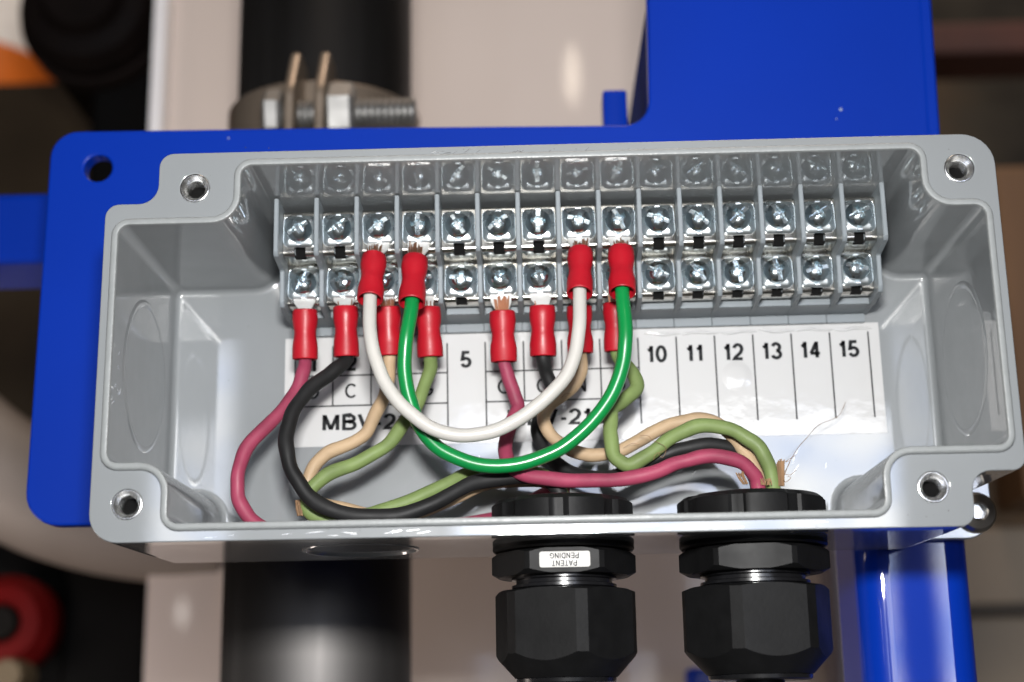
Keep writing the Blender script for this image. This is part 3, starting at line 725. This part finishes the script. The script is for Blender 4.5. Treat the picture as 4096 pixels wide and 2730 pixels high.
def screw_mesh():
    bm = bmesh.new()
    add_lathe(bm, [(0, .6), (3.5, .6), (3.52, -.15)] + [(3.52 * math.cos(R_(a_)), -.15 - 2.35 * math.sin(R_(a_))) for a_ in range(8, 90, 8)] + [(0, -2.5)], (0, 0, 0), 'y', 48)
    head = finish(bm)
    bm = bmesh.new()
    add_box(bm, -4, 4, -3, -1.35, -.58, .58)
    slot = finish(bm); head = boolean(head, slot, 'DIFFERENCE')
    bm = bmesh.new()
    for a_ in (0, 90):
        m_ = Matrix.Rotation(R_(a_), 4, 'Y'); b2 = bmesh.new()
        P = [(2.05, -3, .62), (1.95, -2.0, .6), (1.1, -.55, .42)]
        for w, y, t in P: pass
        vs = [[b2.verts.new((sx_ * w, y, sz * t)) for sx_, sz in ((-1, -1), (1, -1), (1, 1), (-1, 1))] for w, y, t in P]
        for r0_, r1_ in zip(vs, vs[1:]):
            for i in range(4): b2.faces.new((r0_[i], r0_[(i + 1) % 4], r1_[(i + 1) % 4], r1_[i]))
        b2.faces.new(vs[0]); b2.faces.new(vs[-1])
        bmesh.ops.recalc_face_normals(b2, faces=b2.faces)
        bmesh.ops.transform(b2, matrix=m_, verts=b2.verts)
        c = finish(b2); head = boolean(head, c, 'DIFFERENCE')
    return head
scr = screw_mesh()
ANG_U = [30, 38, 38, 90, -58, 35, 88, -18, -65, -20, -38, 42, -58, 32, 27]
ANG_L = [62, 5, 20, 10, -10, -42, -80, 30, -20, -25, -55, -75, -75, 12, -15]
MR = Matrix.Translation(-tb.location) @ ROT
for row, (zc_, yw, ang, plat, cav) in enumerate(((37.15, 27.0, ANG_U, pu, cav_u), (24.75, 35.4, ANG_L, plo, cav_l))):
    for i in range(NB):
        x = cx_(i) + random.uniform(-.12, .12); jz = random.uniform(-.15, .15)
        o = part('contact_plate', plat, M['nickel'], sharp=50); o.matrix_local = MR @ Matrix.Translation((cx_(i) * S, 0, 0))
        d = link('slot_shade_block', cav, M['dark'], None, smooth=False); d.parent = o  # black block at the notch's back, in place of the slot's shade
        w = part('washer', wash, M['zinc'], sharp=50)
        w.matrix_local = MR @ Matrix.Translation((x * S, yw * S, (zc_ + jz) * S)) @ Matrix.Rotation(R_(random.uniform(-2, 2)), 4, 'Y')
        s_ = part('screw', scr, M['zinc_screw'], sharp=32)
        s_.matrix_local = MR @ Matrix.Translation(((x - .1) * S, (yw + .1 + random.uniform(-.25, .2)) * S, (zc_ + jz + .1) * S)) @ Matrix.Rotation(R_(random.uniform(-2.5, 2.5)), 4, 'X') @ Matrix.Rotation(R_(random.uniform(-2.5, 2.5)), 4, 'Z') @ Matrix.Rotation(R_(-ang[i]), 4, 'Y')

# ================================================================== LABEL STICKER
lab = thing('label_strip', 'white number label strip taped to the box floor', 'label', (8, FY, -1))
ly = FY - .12
q = [(-74.3, -16.5), (91.3, -15.9), (91.2, 15.4), (-74.4, 14.4)]
pap = slab([q], ly, FY - .01, .02, 1)
bm = bmesh.new()
for xa in [26 + 10.6 * k for k in range(6)]:
    P_ = [(xa + 10.3 * t, ly + .12, 13.3 + (xa + 10.3 * t - 8) * .0058 + .45 * math.sin(t * 6.28 * 1.0 + xa) * (1 - t)) for t in [k / 14 for k in range(15)]]
    add_tube(bm, P_, .42, 10, rf=lambda t: .6 + .7 * math.sin(math.pi * t) ** .7)
add_lathe(bm, [(4.6, .05), (3.9, -.05), (3.2, -.16), (2.4, -.24), (1.2, -.26), (0, -.26)], (51.2, ly, .9), 'y', 40)
pap = join_meshes(pap, finish(bm))
link('paper', pap, M['sticker'], lab, sharp=50)
def lz(x): return (x - 8) * .0058                                   # the strip sits slightly turned
bm = bmesh.new(); tt = .42
def hline(x0, x1, z):
    vs = [bm.verts.new((x, ly - .05, z + lz(x) + s_ * tt / 2)) for x, s_ in ((x0, -1), (x1, -1), (x1, 1), (x0, 1))]; bm.faces.new(vs)
def vline(x, z0, z1):
    w = tt / 2; k = .006
    vs = [bm.verts.new((x + s_ * w - k * (z - 0), ly - .052, z + lz(x))) for s_, z in ((-1, z0), (1, z0), (1, z1), (-1, z1))]; bm.faces.new(vs)
zt, z1_, z2_, zb_ = 12.4, 3.9, -4.7, -11.9
xs = [-71.5] + [-60.9 + 10.65 * k for k in range(15)]
for k, x in enumerate(xs):
    if k in (0, 4, 5, 9): vline(x, zb_, zt)
    elif k in (1, 2, 3, 6, 7, 8): vline(x, z2_, zt)
    else: vline(x, zb_, zt)
for a_, b_ in ((0, 4), (5, 9)):
    for z in (z1_, z2_): hline(xs[a_], xs[b_], z)
def put(s_, x, z, h, bold=.15, xs_=1.1):
    me_ = text_mesh(s_, h, bold)
    b2 = bmesh.new(); b2.from_mesh(me_); bpy.data.meshes.remove(me_)
    for v in b2.verts: v.co = Vector((x + v.co.x * xs_, ly - .056, z + lz(x) + v.co.y))
    merge(bm, b2)
for k in range(15): put(str(k + 1), (xs[k] + xs[k + 1]) / 2 + (-.2 if k < 9 else -.4), 7.6, 4.6, .2)
for g, l4 in ((0, 'OCNG'), (5, 'OCNG')):
    for k in range(4): put(l4[k], (xs[g + k] + xs[g + k + 1]) / 2 - .3, -.5, 4.1, .15)
put('MBV-217', -50.2, -9.4, 4.3, .19, 1.33); put('MBV-216', 1.0, -9.4, 4.3, .19, 1.33)
pm = finish(bm)
link('printing', pm, M['ink'], lab, smooth=False)

# ================================================================== WIRES WITH CRIMPED LUGS
def sleeve_profile():
    return [(2.2, 0), (3.0, -.02), (3.3, .25), (3.34, 2.4), (3.2, 4.0), (2.98, 5.2), (2.93, 6.0), (3.02, 7.0), (3.24, 8.2), (3.36, 9.6), (3.42, 12.2), (3.3, 12.45), (2.95, 12.4), (2.9, 10.5), (2.3, 9.5), (1.6, 9.2)]
def lug(parent, top, bot, nst, row):
    """top/bot: 3-D points of the sleeve's two ends; tongue reaches under the washer"""
    traced = np.array(top)
    top, bot = np.array(top), np.array(bot)
    for _ in range(4):                                              # the sleeve's near upper edge, not its axis, meets the traced top
        d0 = (bot - top) / np.linalg.norm(bot - top); nn = np.array([0, -1.0, 0]); nn = nn - d0 * nn.dot(d0); nn /= np.linalg.norm(nn)
        near = top + nn * 3.3; q_ = RC @ (near - CAM); want = RC @ (traced - CAM)
        dz_ = (q_[1] / q_[2] - want[1] / want[2]) * q_[2]; top = top + np.array([0, 0, dz_])
    ln = np.linalg.norm(bot - top)
    m_ = axis_matrix(top, bot); pr = [(r, h * ln / 12.4) for r, h in sleeve_profile()]
    bm = bmesh.new(); add_lathe(bm, pr, top, 'z', 40, True, M=m_ @ Matrix.Diagonal((1, 1, 1, 1)))
    # flatten the middle as a crimp tool does: pull front/back in near the waist
    d = (bot - top) / ln; ca, cb, cp_, tw = random.uniform(.06, .2), random.uniform(.03, .12), random.uniform(.7, .82), random.uniform(.96, 1.03)
    for v in bm.verts:
        t = float(np.dot(np.array(v.co) - top, d)) / ln
        k = 1 - ca * math.exp(-((t - cp_) / .09) ** 2) - cb * math.exp(-((t - .22) / .1) ** 2)
        c = top + d * ln * t; v.co.y = c[1] + (v.co.y - c[1]) * k; v.co.x = c[0] + (v.co.x - c[0]) * (tw + (1 - k) * .35)
    link('crimp_sleeve', finish(bm), M['crimp'], parent, sharp=50)
    # fork tongue
    yw = 28.3 if row == 'U' else 36.75; zw = 33.8 if row == 'U' else 21.6
    ci = min(range(NB), key=lambda i: abs(cx_(i) - top[0] * (1 if True else 1))); xc = cx_(ci)
    bm = bmesh.new(); rows_ = []
    for xm, y, z, w in ((xc, yw, zw + 5, 2.9), (xc, yw, zw, 3.0), (xc * .7 + top[0] * .3, yw * .8 + top[1] * .2, zw * .45 + top[2] * .55, 2.7), (top[0], top[1] + .3, top[2] + .2, 1.7), (top[0], top[1] + .4, top[2] - 2, 1.6)):
        rows_.append([bm.verts.new((xm + sx_ * w, y + ty_, z)) for sx_, ty_ in ((-1, -.35), (1, -.35), (1, .35), (-1, .35))])
    for a_, b_ in zip(rows_, rows_[1:]):
        for i in range(4): bm.faces.new((a_[i], a_[(i + 1) % 4], b_[(i + 1) % 4], b_[i]))
    bm.faces.new(rows_[0]); bm.faces.new(rows_[-1])
    link('fork_tongue', finish(bm), M['tin'], parent, sharp=30)
    # copper strand ends
    bm = bmesh.new()
    n_, hs = nst
    for k in range(n_):
        u = (k / max(1, n_ - 1) - .5) * 2; w = 1.6; hgt = random.uniform(.55, 1.0) * hs
        p0 = top + d * 1.2 + np.array([u * w * .95, -.75 - random.uniform(0, .5), 0]); p1 = top - d * hgt + np.array([u * w * 1.15 + random.uniform(-.15, .15), -.65 - random.uniform(0, .5), 0])
        add_tube(bm, [p0, (p0 + p1) / 2, p1], .17, 6)
    if n_: link('copper_strands', finish(bm), M['copper'], parent)
def wire(name, label, material, path, lugs, rad=1.7, group=None):
    P = [at(x, y, Y) for x, y, Y in path]
    t = thing(name, label, 'wire', P[0], group)
    bm = bmesh.new(); pts = smooth_path(catmull(P, 8), 4)
    rub_ = material.startswith('rub'); ph = [random.uniform(0, 6.28) for _ in range(6)]; am = .30 if rub_ else .10
    for i in range(6, len(pts) - 6):
        u = i / len(pts) * 40; e_ = min(1, (i - 6) / 12, (len(pts) - 7 - i) / 12)
        pts[i] = pts[i] + am * e_ * np.array([math.sin(u * .9 + ph[0]) + .5 * math.sin(u * 2.3 + ph[1]), .4 * math.sin(u * 1.1 + ph[2]), math.sin(u * .8 + ph[3]) + .5 * math.sin(u * 1.9 + ph[4])]) * .6
    add_tube(bm, pts, rad, 18, rf=(lambda t: 1 + .035 * math.sin(t * 37 + ph[5]) + .02 * math.sin(t * 83 + ph[0])) if rub_ else None)
    link('insulation', finish(bm), M[material], t, sharp=60)
    for (tx, tz, ty_), (bx, bz, by), row, nst in lugs:
        lug(t, at(tx, tz, ty_), at(bx, bz, by), nst, row)
    return t
yt, yb = 26.4, 21.5; lt, lb = 35.6, 37.5
UT = {3: ((860, 573), (850, 689)), 4: ((954, 578), (946, 697)), 8: ((1333, 560), (1332, 675)), 9: ((1426, 557), (1430, 673))}
LT = {1: ((701, 709), (701, 826)), 2: ((794, 701), (796, 820)), 3: ((891, 703), (895, 818)), 4: ((983, 703), (989, 821)),
      6: ((1154, 712), (1158, 832)), 7: ((1246, 700), (1248, 819)), 8: ((1331, 700), (1334, 812)), 9: ((1414, 693), (1418, 808))}
def U(k): return (UT[k][0] + (yt,), UT[k][1] + (yb,), 'U', {3: (12, 4.0), 4: (14, 6.0), 8: (12, 4.0), 9: (13, 4.0)}[k])
def Lw(k): return (LT[k][0] + (lt,), LT[k][1] + (lb,), 'L', {1: (0, 0), 2: (2, 2.0), 3: (12, 2.4), 4: (5, 1.6), 6: (15, 4.0), 7: (1, 1.6), 8: (6, 1.8), 9: (9, 2.0)}[k])
def ustart(k): (a, b), (c, d) = UT[k]; return [(a + (c - a) * .7, b + (d - b) * .7, yt + (yb - yt) * .7), (c, d + 6, yb - .4)]
def lstart(k): (a, b), (c, d) = LT[k]; return [(a + (c - a) * .7, b + (d - b) * .7, lt + (lb - lt) * .7), (c, d + 4, lb)]
g1_ = 'field wires on the left cable'; g2_ = 'field wires on the right cable'; gj = 'jumper wires on the upper row'
wire('jumper_wire', 'glossy white jumper wire looping from upper terminal 3 to 8', 'pvc_white',
     ustart(3) + [(851, 767, 17.5), (862, 822, 16.5), (881, 873, 15.8), (910, 917, 15.2), (951, 957, 14.8), (998, 987, 14.6), (1053, 1001, 14.6), (1108, 998, 14.8),
      (1163, 979, 15), (1218, 946, 15.4), (1269, 902, 15.8), (1306, 855, 16.5), (1324, 804, 17.2), (1331, 749, 18)] + ustart(8)[::-1], [U(3), U(8)], 1.77, gj)
wire('jumper_wire', 'glossy bright green jumper wire looping from upper terminal 4 to 9', 'pvc_green',
     ustart(4) + [(935, 767, 19.5), (930, 822, 20), (932, 877, 20.5), (943, 924, 20.8), (961, 972, 21), (996, 1021, 21), (1043, 1050, 21), (1107, 1069, 21), (1170, 1071, 21),
      (1232, 1056, 21), (1285, 1032, 21), (1331, 999, 20.8), (1383, 943, 20.4), (1416, 885, 20), (1434, 822, 19.5), (1438, 767, 19)] + ustart(9)[::-1], [U(4), U(9)], 1.86, gj)
# left cable group
wire('wire', 'dull red rubber wire on lower terminal 1 sweeping far left', 'rub_pink',
     lstart(1) + [(698, 858, 36), (683, 895, 35), (654, 934, 33), (621, 973, 31), (583, 1012, 29), (558, 1047, 28), (546, 1088, 27), (545, 1129, 27), (556, 1164, 27), (580, 1196, 28),
      (620, 1222, 30), (690, 1232, 33), (790, 1228, 38), (900, 1216, 41), (1010, 1208, 43.5), (1110, 1198, 46), (1180, 1180, 48.5), (1240, 1142, 49), (1276, 1118, 44), (1291, 1112, 36), (1293, 1165, 31)], [Lw(1)], 1.83, g1_)
wire('wire', 'black rubber wire on lower terminal 2 bending left then right', 'rub_black',
     lstart(2) + [(776, 846, 35), (746, 870, 33), (705, 902, 30), (676, 937, 27), (662, 980, 25), (659, 1027, 23.5), (666, 1072, 22.5), (685, 1110, 22), (717, 1145, 22), (758, 1171, 22),
      (805, 1185, 22), (869, 1188, 22.5), (932, 1180, 23.5), (996, 1158, 25), (1043, 1133, 26.5), (1091, 1110, 28), (1155, 1098, 29), (1205, 1094, 29), (1255, 1102, 28.5), (1285, 1130, 28), (1292, 1170, 28)], [Lw(2)], 1.95, g1_)
wire('wire', 'beige rubber wire on lower terminal 3 bending down left', 'rub_beige',
     lstart(3) + [(893, 858, 37), (886, 902, 36), (872, 940, 35), (848, 982, 33.5), (837, 999, 33), (790, 1025, 32), (748, 1047, 31.5), (720, 1075, 31.5), (704, 1110, 32), (707, 1142, 32), (742, 1160, 31.5),
      (790, 1171, 31), (837, 1181, 30.5), (900, 1190, 30), (964, 1177, 30), (1043, 1148, 31.5), (1107, 1114, 33), (1170, 1104, 34), (1240, 1104, 33), (1280, 1125, 31), (1288, 1170, 30)], [Lw(3)], 1.73, g1_)
wire('wire', 'olive green rubber wire on lower terminal 4 looping at bottom left', 'rub_olive',
     lstart(4) + [(989, 851, 36), (973, 895, 34.5), (954, 939, 33), (925, 975, 31.5), (905, 1008, 30.5), (869, 1037, 29.5), (821, 1063, 28.5), (767, 1085, 27.6), (732, 1107, 27.4), (710, 1133, 27.6), (704, 1161, 27.8),
      (723, 1188, 28), (774, 1201, 27.8), (837, 1187, 27.2), (901, 1164, 27.4), (964, 1142, 28.3), (1028, 1113, 30), (1075, 1091, 32), (1123, 1082, 33.5), (1190, 1083, 33.5), (1255, 1096, 32), (1288, 1125, 30), (1296, 1170, 29)], [Lw(4)], 1.8, g1_)
# right cable group
wire('wire', 'dull red rubber wire on lower terminal 6 crossing under the green jumper', 'rub_pink',
     lstart(6) + [(1170, 868, 38), (1181, 902, 38), (1189, 928, 38), (1181, 956, 37), (1168, 992, 35), (1163, 1031, 32), (1166, 1060, 29.5), (1182, 1083, 27.5), (1215, 1096, 26), (1265, 1102, 25), (1321, 1103, 24),
      (1370, 1104, 23), (1419, 1103, 22), (1468, 1098, 21.5), (1516, 1081, 21), (1553, 1064, 21), (1590, 1054, 21), (1638, 1050, 21), (1675, 1054, 21.5), (1707, 1066, 22), (1731, 1088, 23), (1741, 1112, 24), (1744, 1160, 25)], [Lw(6)], 1.83, g2_)
wire('wire', 'black rubber wire on lower terminal 7 behind the beige wire', 'rub_black',
     lstart(7) + [(1255, 858, 40), (1266, 892, 41.5), (1262, 922, 42.5), (1243, 952, 43.5), (1233, 985, 44), (1243, 1020, 43.5), (1262, 1050, 42), (1290, 1075, 40), (1325, 1090, 38), (1385, 1098, 35), (1455, 1081, 32),
      (1516, 1052, 30), (1553, 1036, 29.5), (1590, 1026, 29.5), (1638, 1023, 30), (1675, 1031, 31), (1703, 1048, 32), (1726, 1078, 33), (1738, 1108, 33), (1742, 1160, 32)], [Lw(7)], 1.85, g2_)
wire('wire', 'beige rubber wire on lower terminal 8 with an S bend', 'rub_beige',
     lstart(8) + [(1336, 851, 38), (1320, 884, 37.5), (1287, 913, 37), (1258, 937, 37), (1251, 967, 37), (1262, 996, 36.5), (1291, 1022, 36), (1321, 1040, 35.5), (1358, 1046, 35), (1394, 1043, 34.5), (1431, 1032, 34),
      (1468, 1015, 33.5), (1504, 994, 33), (1541, 975, 32.5), (1577, 965, 32), (1614, 964, 31.5), (1651, 976, 31), (1684, 1006, 30), (1712, 1040, 29.5), (1731, 1066, 29), (1752, 1105, 29), (1757, 1160, 29)], [Lw(8)], 1.75, g2_)
wire('wire', 'olive green rubber wire on lower terminal 9 with a sharp kink', 'rub_olive',
     lstart(9) + [(1436, 838, 37), (1459, 868, 36), (1460, 895, 35), (1432, 921, 33), (1408, 944, 31), (1402, 971, 29.5), (1402, 1003, 28.5), (1410, 1040, 27.6), (1424, 1062, 27.2), (1443, 1070, 27), (1467, 1060, 27),
      (1502, 1036, 27), (1541, 1008, 27), (1577, 989, 26.5), (1614, 980, 26), (1656, 980, 25.5), (1692, 991, 25), (1724, 1013, 25), (1751, 1042, 25), (1768, 1074, 25.5), (1776, 1110, 26), (1777, 1160, 27)], [Lw(9)], 1.86, g2_)

# ================================================================== CABLE GLANDS
def gland(x, label, rot_hex, rot_dome, rot_nut):
    y = 28.3
    g = thing('cable_gland', label, 'cable gland', (x, y, -48.5), 'black cable glands under the box')
    # locknut inside the box, lobed
    bm = bmesh.new(); rings = []
    def lobe(a, r):
        u = (a * 8 / (2 * math.pi)) % 1
        return r * (.955 if u < .20 else (.955 + .045 * min(1, (u - .20) / .05)) if u < .27 else (1 - .045 * max(0, (u - .94) / .06)))
    n = 160
    for r, z in ((9.5, -40), (9.5, -36.6), (14.0, -36.6), (16.6, -37.1), (17.9, -38.2), (17.9, -44.0), (15, -44.2)):
        rings.append([bm.verts.new((x + math.cos(a) * (lobe(a + R_(rot_nut), r) if r > 14 else r), y + math.sin(a) * (lobe(a + R_(rot_nut), r) if r > 14 else r), z)) for a in [2 * math.pi * k / n for k in range(n)]])
    for a_, b_ in zip(rings, rings[1:]):
        for i in range(n): j = (i + 1) % n; bm.faces.new((a_[i], a_[j], b_[j], b_[i]))
    link('locknut', finish(bm), M['nylon'], g, sharp=25)
    bm = bmesh.new(); add_lathe(bm, [(14, -46.5), (17.7, -46.5), (17.75, -49.2), (17.3, -49.7), (14, -49.7)], (x, y, 0), 'z', 72)
    link('sealing_ring', finish(bm), M['nylon'], g)
    # hexagon
    def hexm(rad, z0, z1, rot, corner, seg=6):
        lp = rpoly([(rad * math.cos(R_(60 * k + rot)), rad * math.sin(R_(60 * k + rot)), corner) for k in range(6)], seg=2)
        bm = bmesh.new(); a_ = [bm.verts.new((x + u, y + v, z0)) for u, v in lp]; b_ = [bm.verts.new((x + u, y + v, z1)) for u, v in lp]
        for i in range(len(lp)): j = (i + 1) % len(lp); bm.faces.new((a_[i], a_[j], b_[j], b_[i]))
        bm.faces.new(a_); bm.faces.new(b_); return finish(bm)
    cone = bmesh.new(); add_lathe(cone, [(0, -56), (16.3, -56), (18.0, -55.0), (18.0, -50.9), (16.6, -50.1), (0, -50.1)], (x, y, 0), 'z', 96)
    link('hex_body', boolean(hexm(18.4, -56.2, -50.0, rot_hex, 1.0), finish(cone), 'INTERSECT'), M['nylon'], g, sharp=15)
    bm = bmesh.new()
    add_lathe(bm, [(0, -55.5), (13.1, -55.6), (13.1, -56.6), (12.0, -56.9), (12.0, -57.7), (13.1, -58.0), (13.1, -58.7), (12.0, -59.0), (12, -60), (0, -60)], (x, y, 0), 'z', 72)
    link('thread', finish(bm), M['nylon_s'], g, sharp=25)
    cone = bmesh.new(); add_lathe(cone, [(0, -59.4), (16.2, -59.4), (18.1, -60.2), (18.1, -74.4), (12.6, -80.4), (0, -80.4)], (x, y, 0), 'z', 96)
    corner_hex = bmesh.new()
    dm = boolean(hexm(18.6, -80.8, -59.2, rot_dome, .1), finish(cone), 'INTERSECT')
    cz = hexm(17.9 / math.cos(R_(11)), -81, -59, rot_dome + 30, .1)
    # chamfered corners: cut with a second, turned hexagon
    lp = [(17.75 / math.cos(R_(30)) * math.cos(R_(60 * k + rot_dome + 30)), 17.75 / math.cos(R_(30)) * math.sin(R_(60 * k + rot_dome + 30))) for k in range(6)]
    bm = bmesh.new(); a_ = [bm.verts.new((x + u, y + v, -81.5)) for u, v in lp]; b_ = [bm.verts.new((x + u, y + v, -58.5)) for u, v in lp]
    for i in range(6): bm.faces.new((a_[i], a_[(i + 1) % 6], b_[(i + 1) % 6], b_[i]))
    bm.faces.new(a_); bm.faces.new(b_); bpy.data.meshes.remove(cz); corner_hex.free()
    link('dome_nut', boolean(dm, finish(bm), 'INTERSECT'), M['nylon'], g, sharp=15)
    bm = bmesh.new(); add_lathe(bm, [(0, -80), (12.0, -80.2), (12.3, -80.6), (12.2, -81.5), (11.5, -81.9), (6.1, -81.9)], (x, y, 0), 'z', 64)
    link('collar', finish(bm), M['nylon_s'], g)
    return g, x, y
xl, xr = 1.7, 49.2
gl, _, _ = gland(xl, 'black nylon cable gland with a painted highlight on its lettered flat, left one', 0, -17.5, 8)
gr, _, _ = gland(xr, 'black nylon cable gland without the painted highlight, right one', -6.5, 7.6, 22)
for c_ in gr.children:
    c_.data.transform(Matrix.Translation((xr * S, 28.3 * S, 0)) @ Matrix.Diagonal((1.035, 1.035, 1, 1)) @ Matrix.Translation((-xr * S, -28.3 * S, 0)))
# pale plate painted in for the highlight on the left gland's lettered flat
hy = 28.3 - 18.4 * math.cos(R_(30)) - .02
sk = slab([rpoly([(xl - 6.0, -54.9, .6), (xl + 6.2, -54.9, .6), (xl + 6.2, -51.1, .6), (xl - 6.0, -51.1, .6)])], hy - .18, hy + .05, .05, 1)
st = link('mark', sk, mat('painted_highlight', (.50, .49, .47), .5, var=.03), gl)
bm = bmesh.new()
for s_, z in (('PATENT', -53.95), ('PENDING', -52.15)):
    me_ = text_mesh(s_, 1.3, .16); b2 = bmesh.new(); b2.from_mesh(me_); bpy.data.meshes.remove(me_)
    for v in b2.verts: v.co = Vector((xl - v.co.x * 1.05, hy - .22, z - v.co.y))
    merge(bm, b2)
o = link('printing', finish(bm), M['ink'], None, smooth=False); o.parent = st
for x, lb_, nm in ((xl, 'black cable under the gland with the painted highlight', 0), (xr, 'black cable under the gland without painted highlight', 1)):
    t = thing('cable', lb_, 'cable', (x, 28.3, -82), 'black cables below the glands')
    bm = bmesh.new(); add_tube(bm, smooth_path(catmull([(x, 28.3, -38.5), (x, 28.3, -70), (x, 28.3, -100), (x + 1, 29, -140), (x + 3, 32, -240)], 8)), 5.9, 32)
    link('sheath', finish(bm), M['nylon'], t)
    # frayed paper filler where the cable opens
    bm = bmesh.new()
    def fray(cx0, cy0, cz0, n_, spread, hgt, lean=(0, 0)):
        for k in range(n_):
            p0 = np.array([cx0 + random.uniform(-spread, spread), cy0 + random.uniform(-.6, .6), cz0])
            p2 = p0 + np.array([lean[0] + random.uniform(-.5, .5), lean[1] + random.uniform(-.3, .3), hgt * random.uniform(.75, 1.0)])
            add_tube(bm, [p0, (p0 + p2) / 2 + np.array([random.uniform(-.2, .2), 0, 0]), p2], .14, 5)
    if nm:
        c = at(1794, 1104, 25); fray(c[0], c[1], c[2] - 1.5, 26, .8, 7.0)
        c = at(1712, 1104, 21); fray(c[0], c[1], c[2] - 1, 14, .7, 3.2, (-1.2, 0))
        c = at(1758, 1106, 22.5); fray(c[0], c[1], c[2] - 1, 18, 2.0, 1.8)
        for pth in ([(1800, 1100, 26), (1812, 1068, 27), (1830, 1035, 30), (1855, 1005, 35), (1885, 975, 44), (1928, 955, 49), (1943, 925, 50)],
                    [(1798, 1095, 26), (1815, 1060, 25), (1805, 1062, 25), (1830, 1045, 24)], [(1799, 1088, 25), (1815, 1092, 24), (1830, 1080, 24)],
                    [(1797, 1100, 25), (1806, 1108, 23), (1817, 1098, 23), (1810, 1095, 23)]):
            add_tube(bm, catmull([at(*p) for p in pth], 8), .07, 5)
        for pth in ([(1470, 1002, 30), (1490, 1003, 26), (1500, 1012, 25), (1530, 1030, 24), (1522, 1052, 24), (1514, 1042, 24), (1528, 1036, 24)], [(1432, 1030, 31), (1452, 1020, 30), (1470, 1022, 30)],
                    [(1502, 1058, 23), (1504, 1048, 23), (1512, 1040, 24)], [(1290, 915, 34), (1300, 905, 33), (1312, 905, 34)]):
            add_tube(bm, catmull([at(*p) for p in pth], 8), .06, 5)
    else:
        c = at(690, 1168, 27); fray(c[0], c[1], c[2] - 2, 22, .7, 4.2, (-.4, 0))
    link('paper_filler', finish(bm), M['jute'], t)
# fine loose hairs caught on the wires belong to the right cable's filler
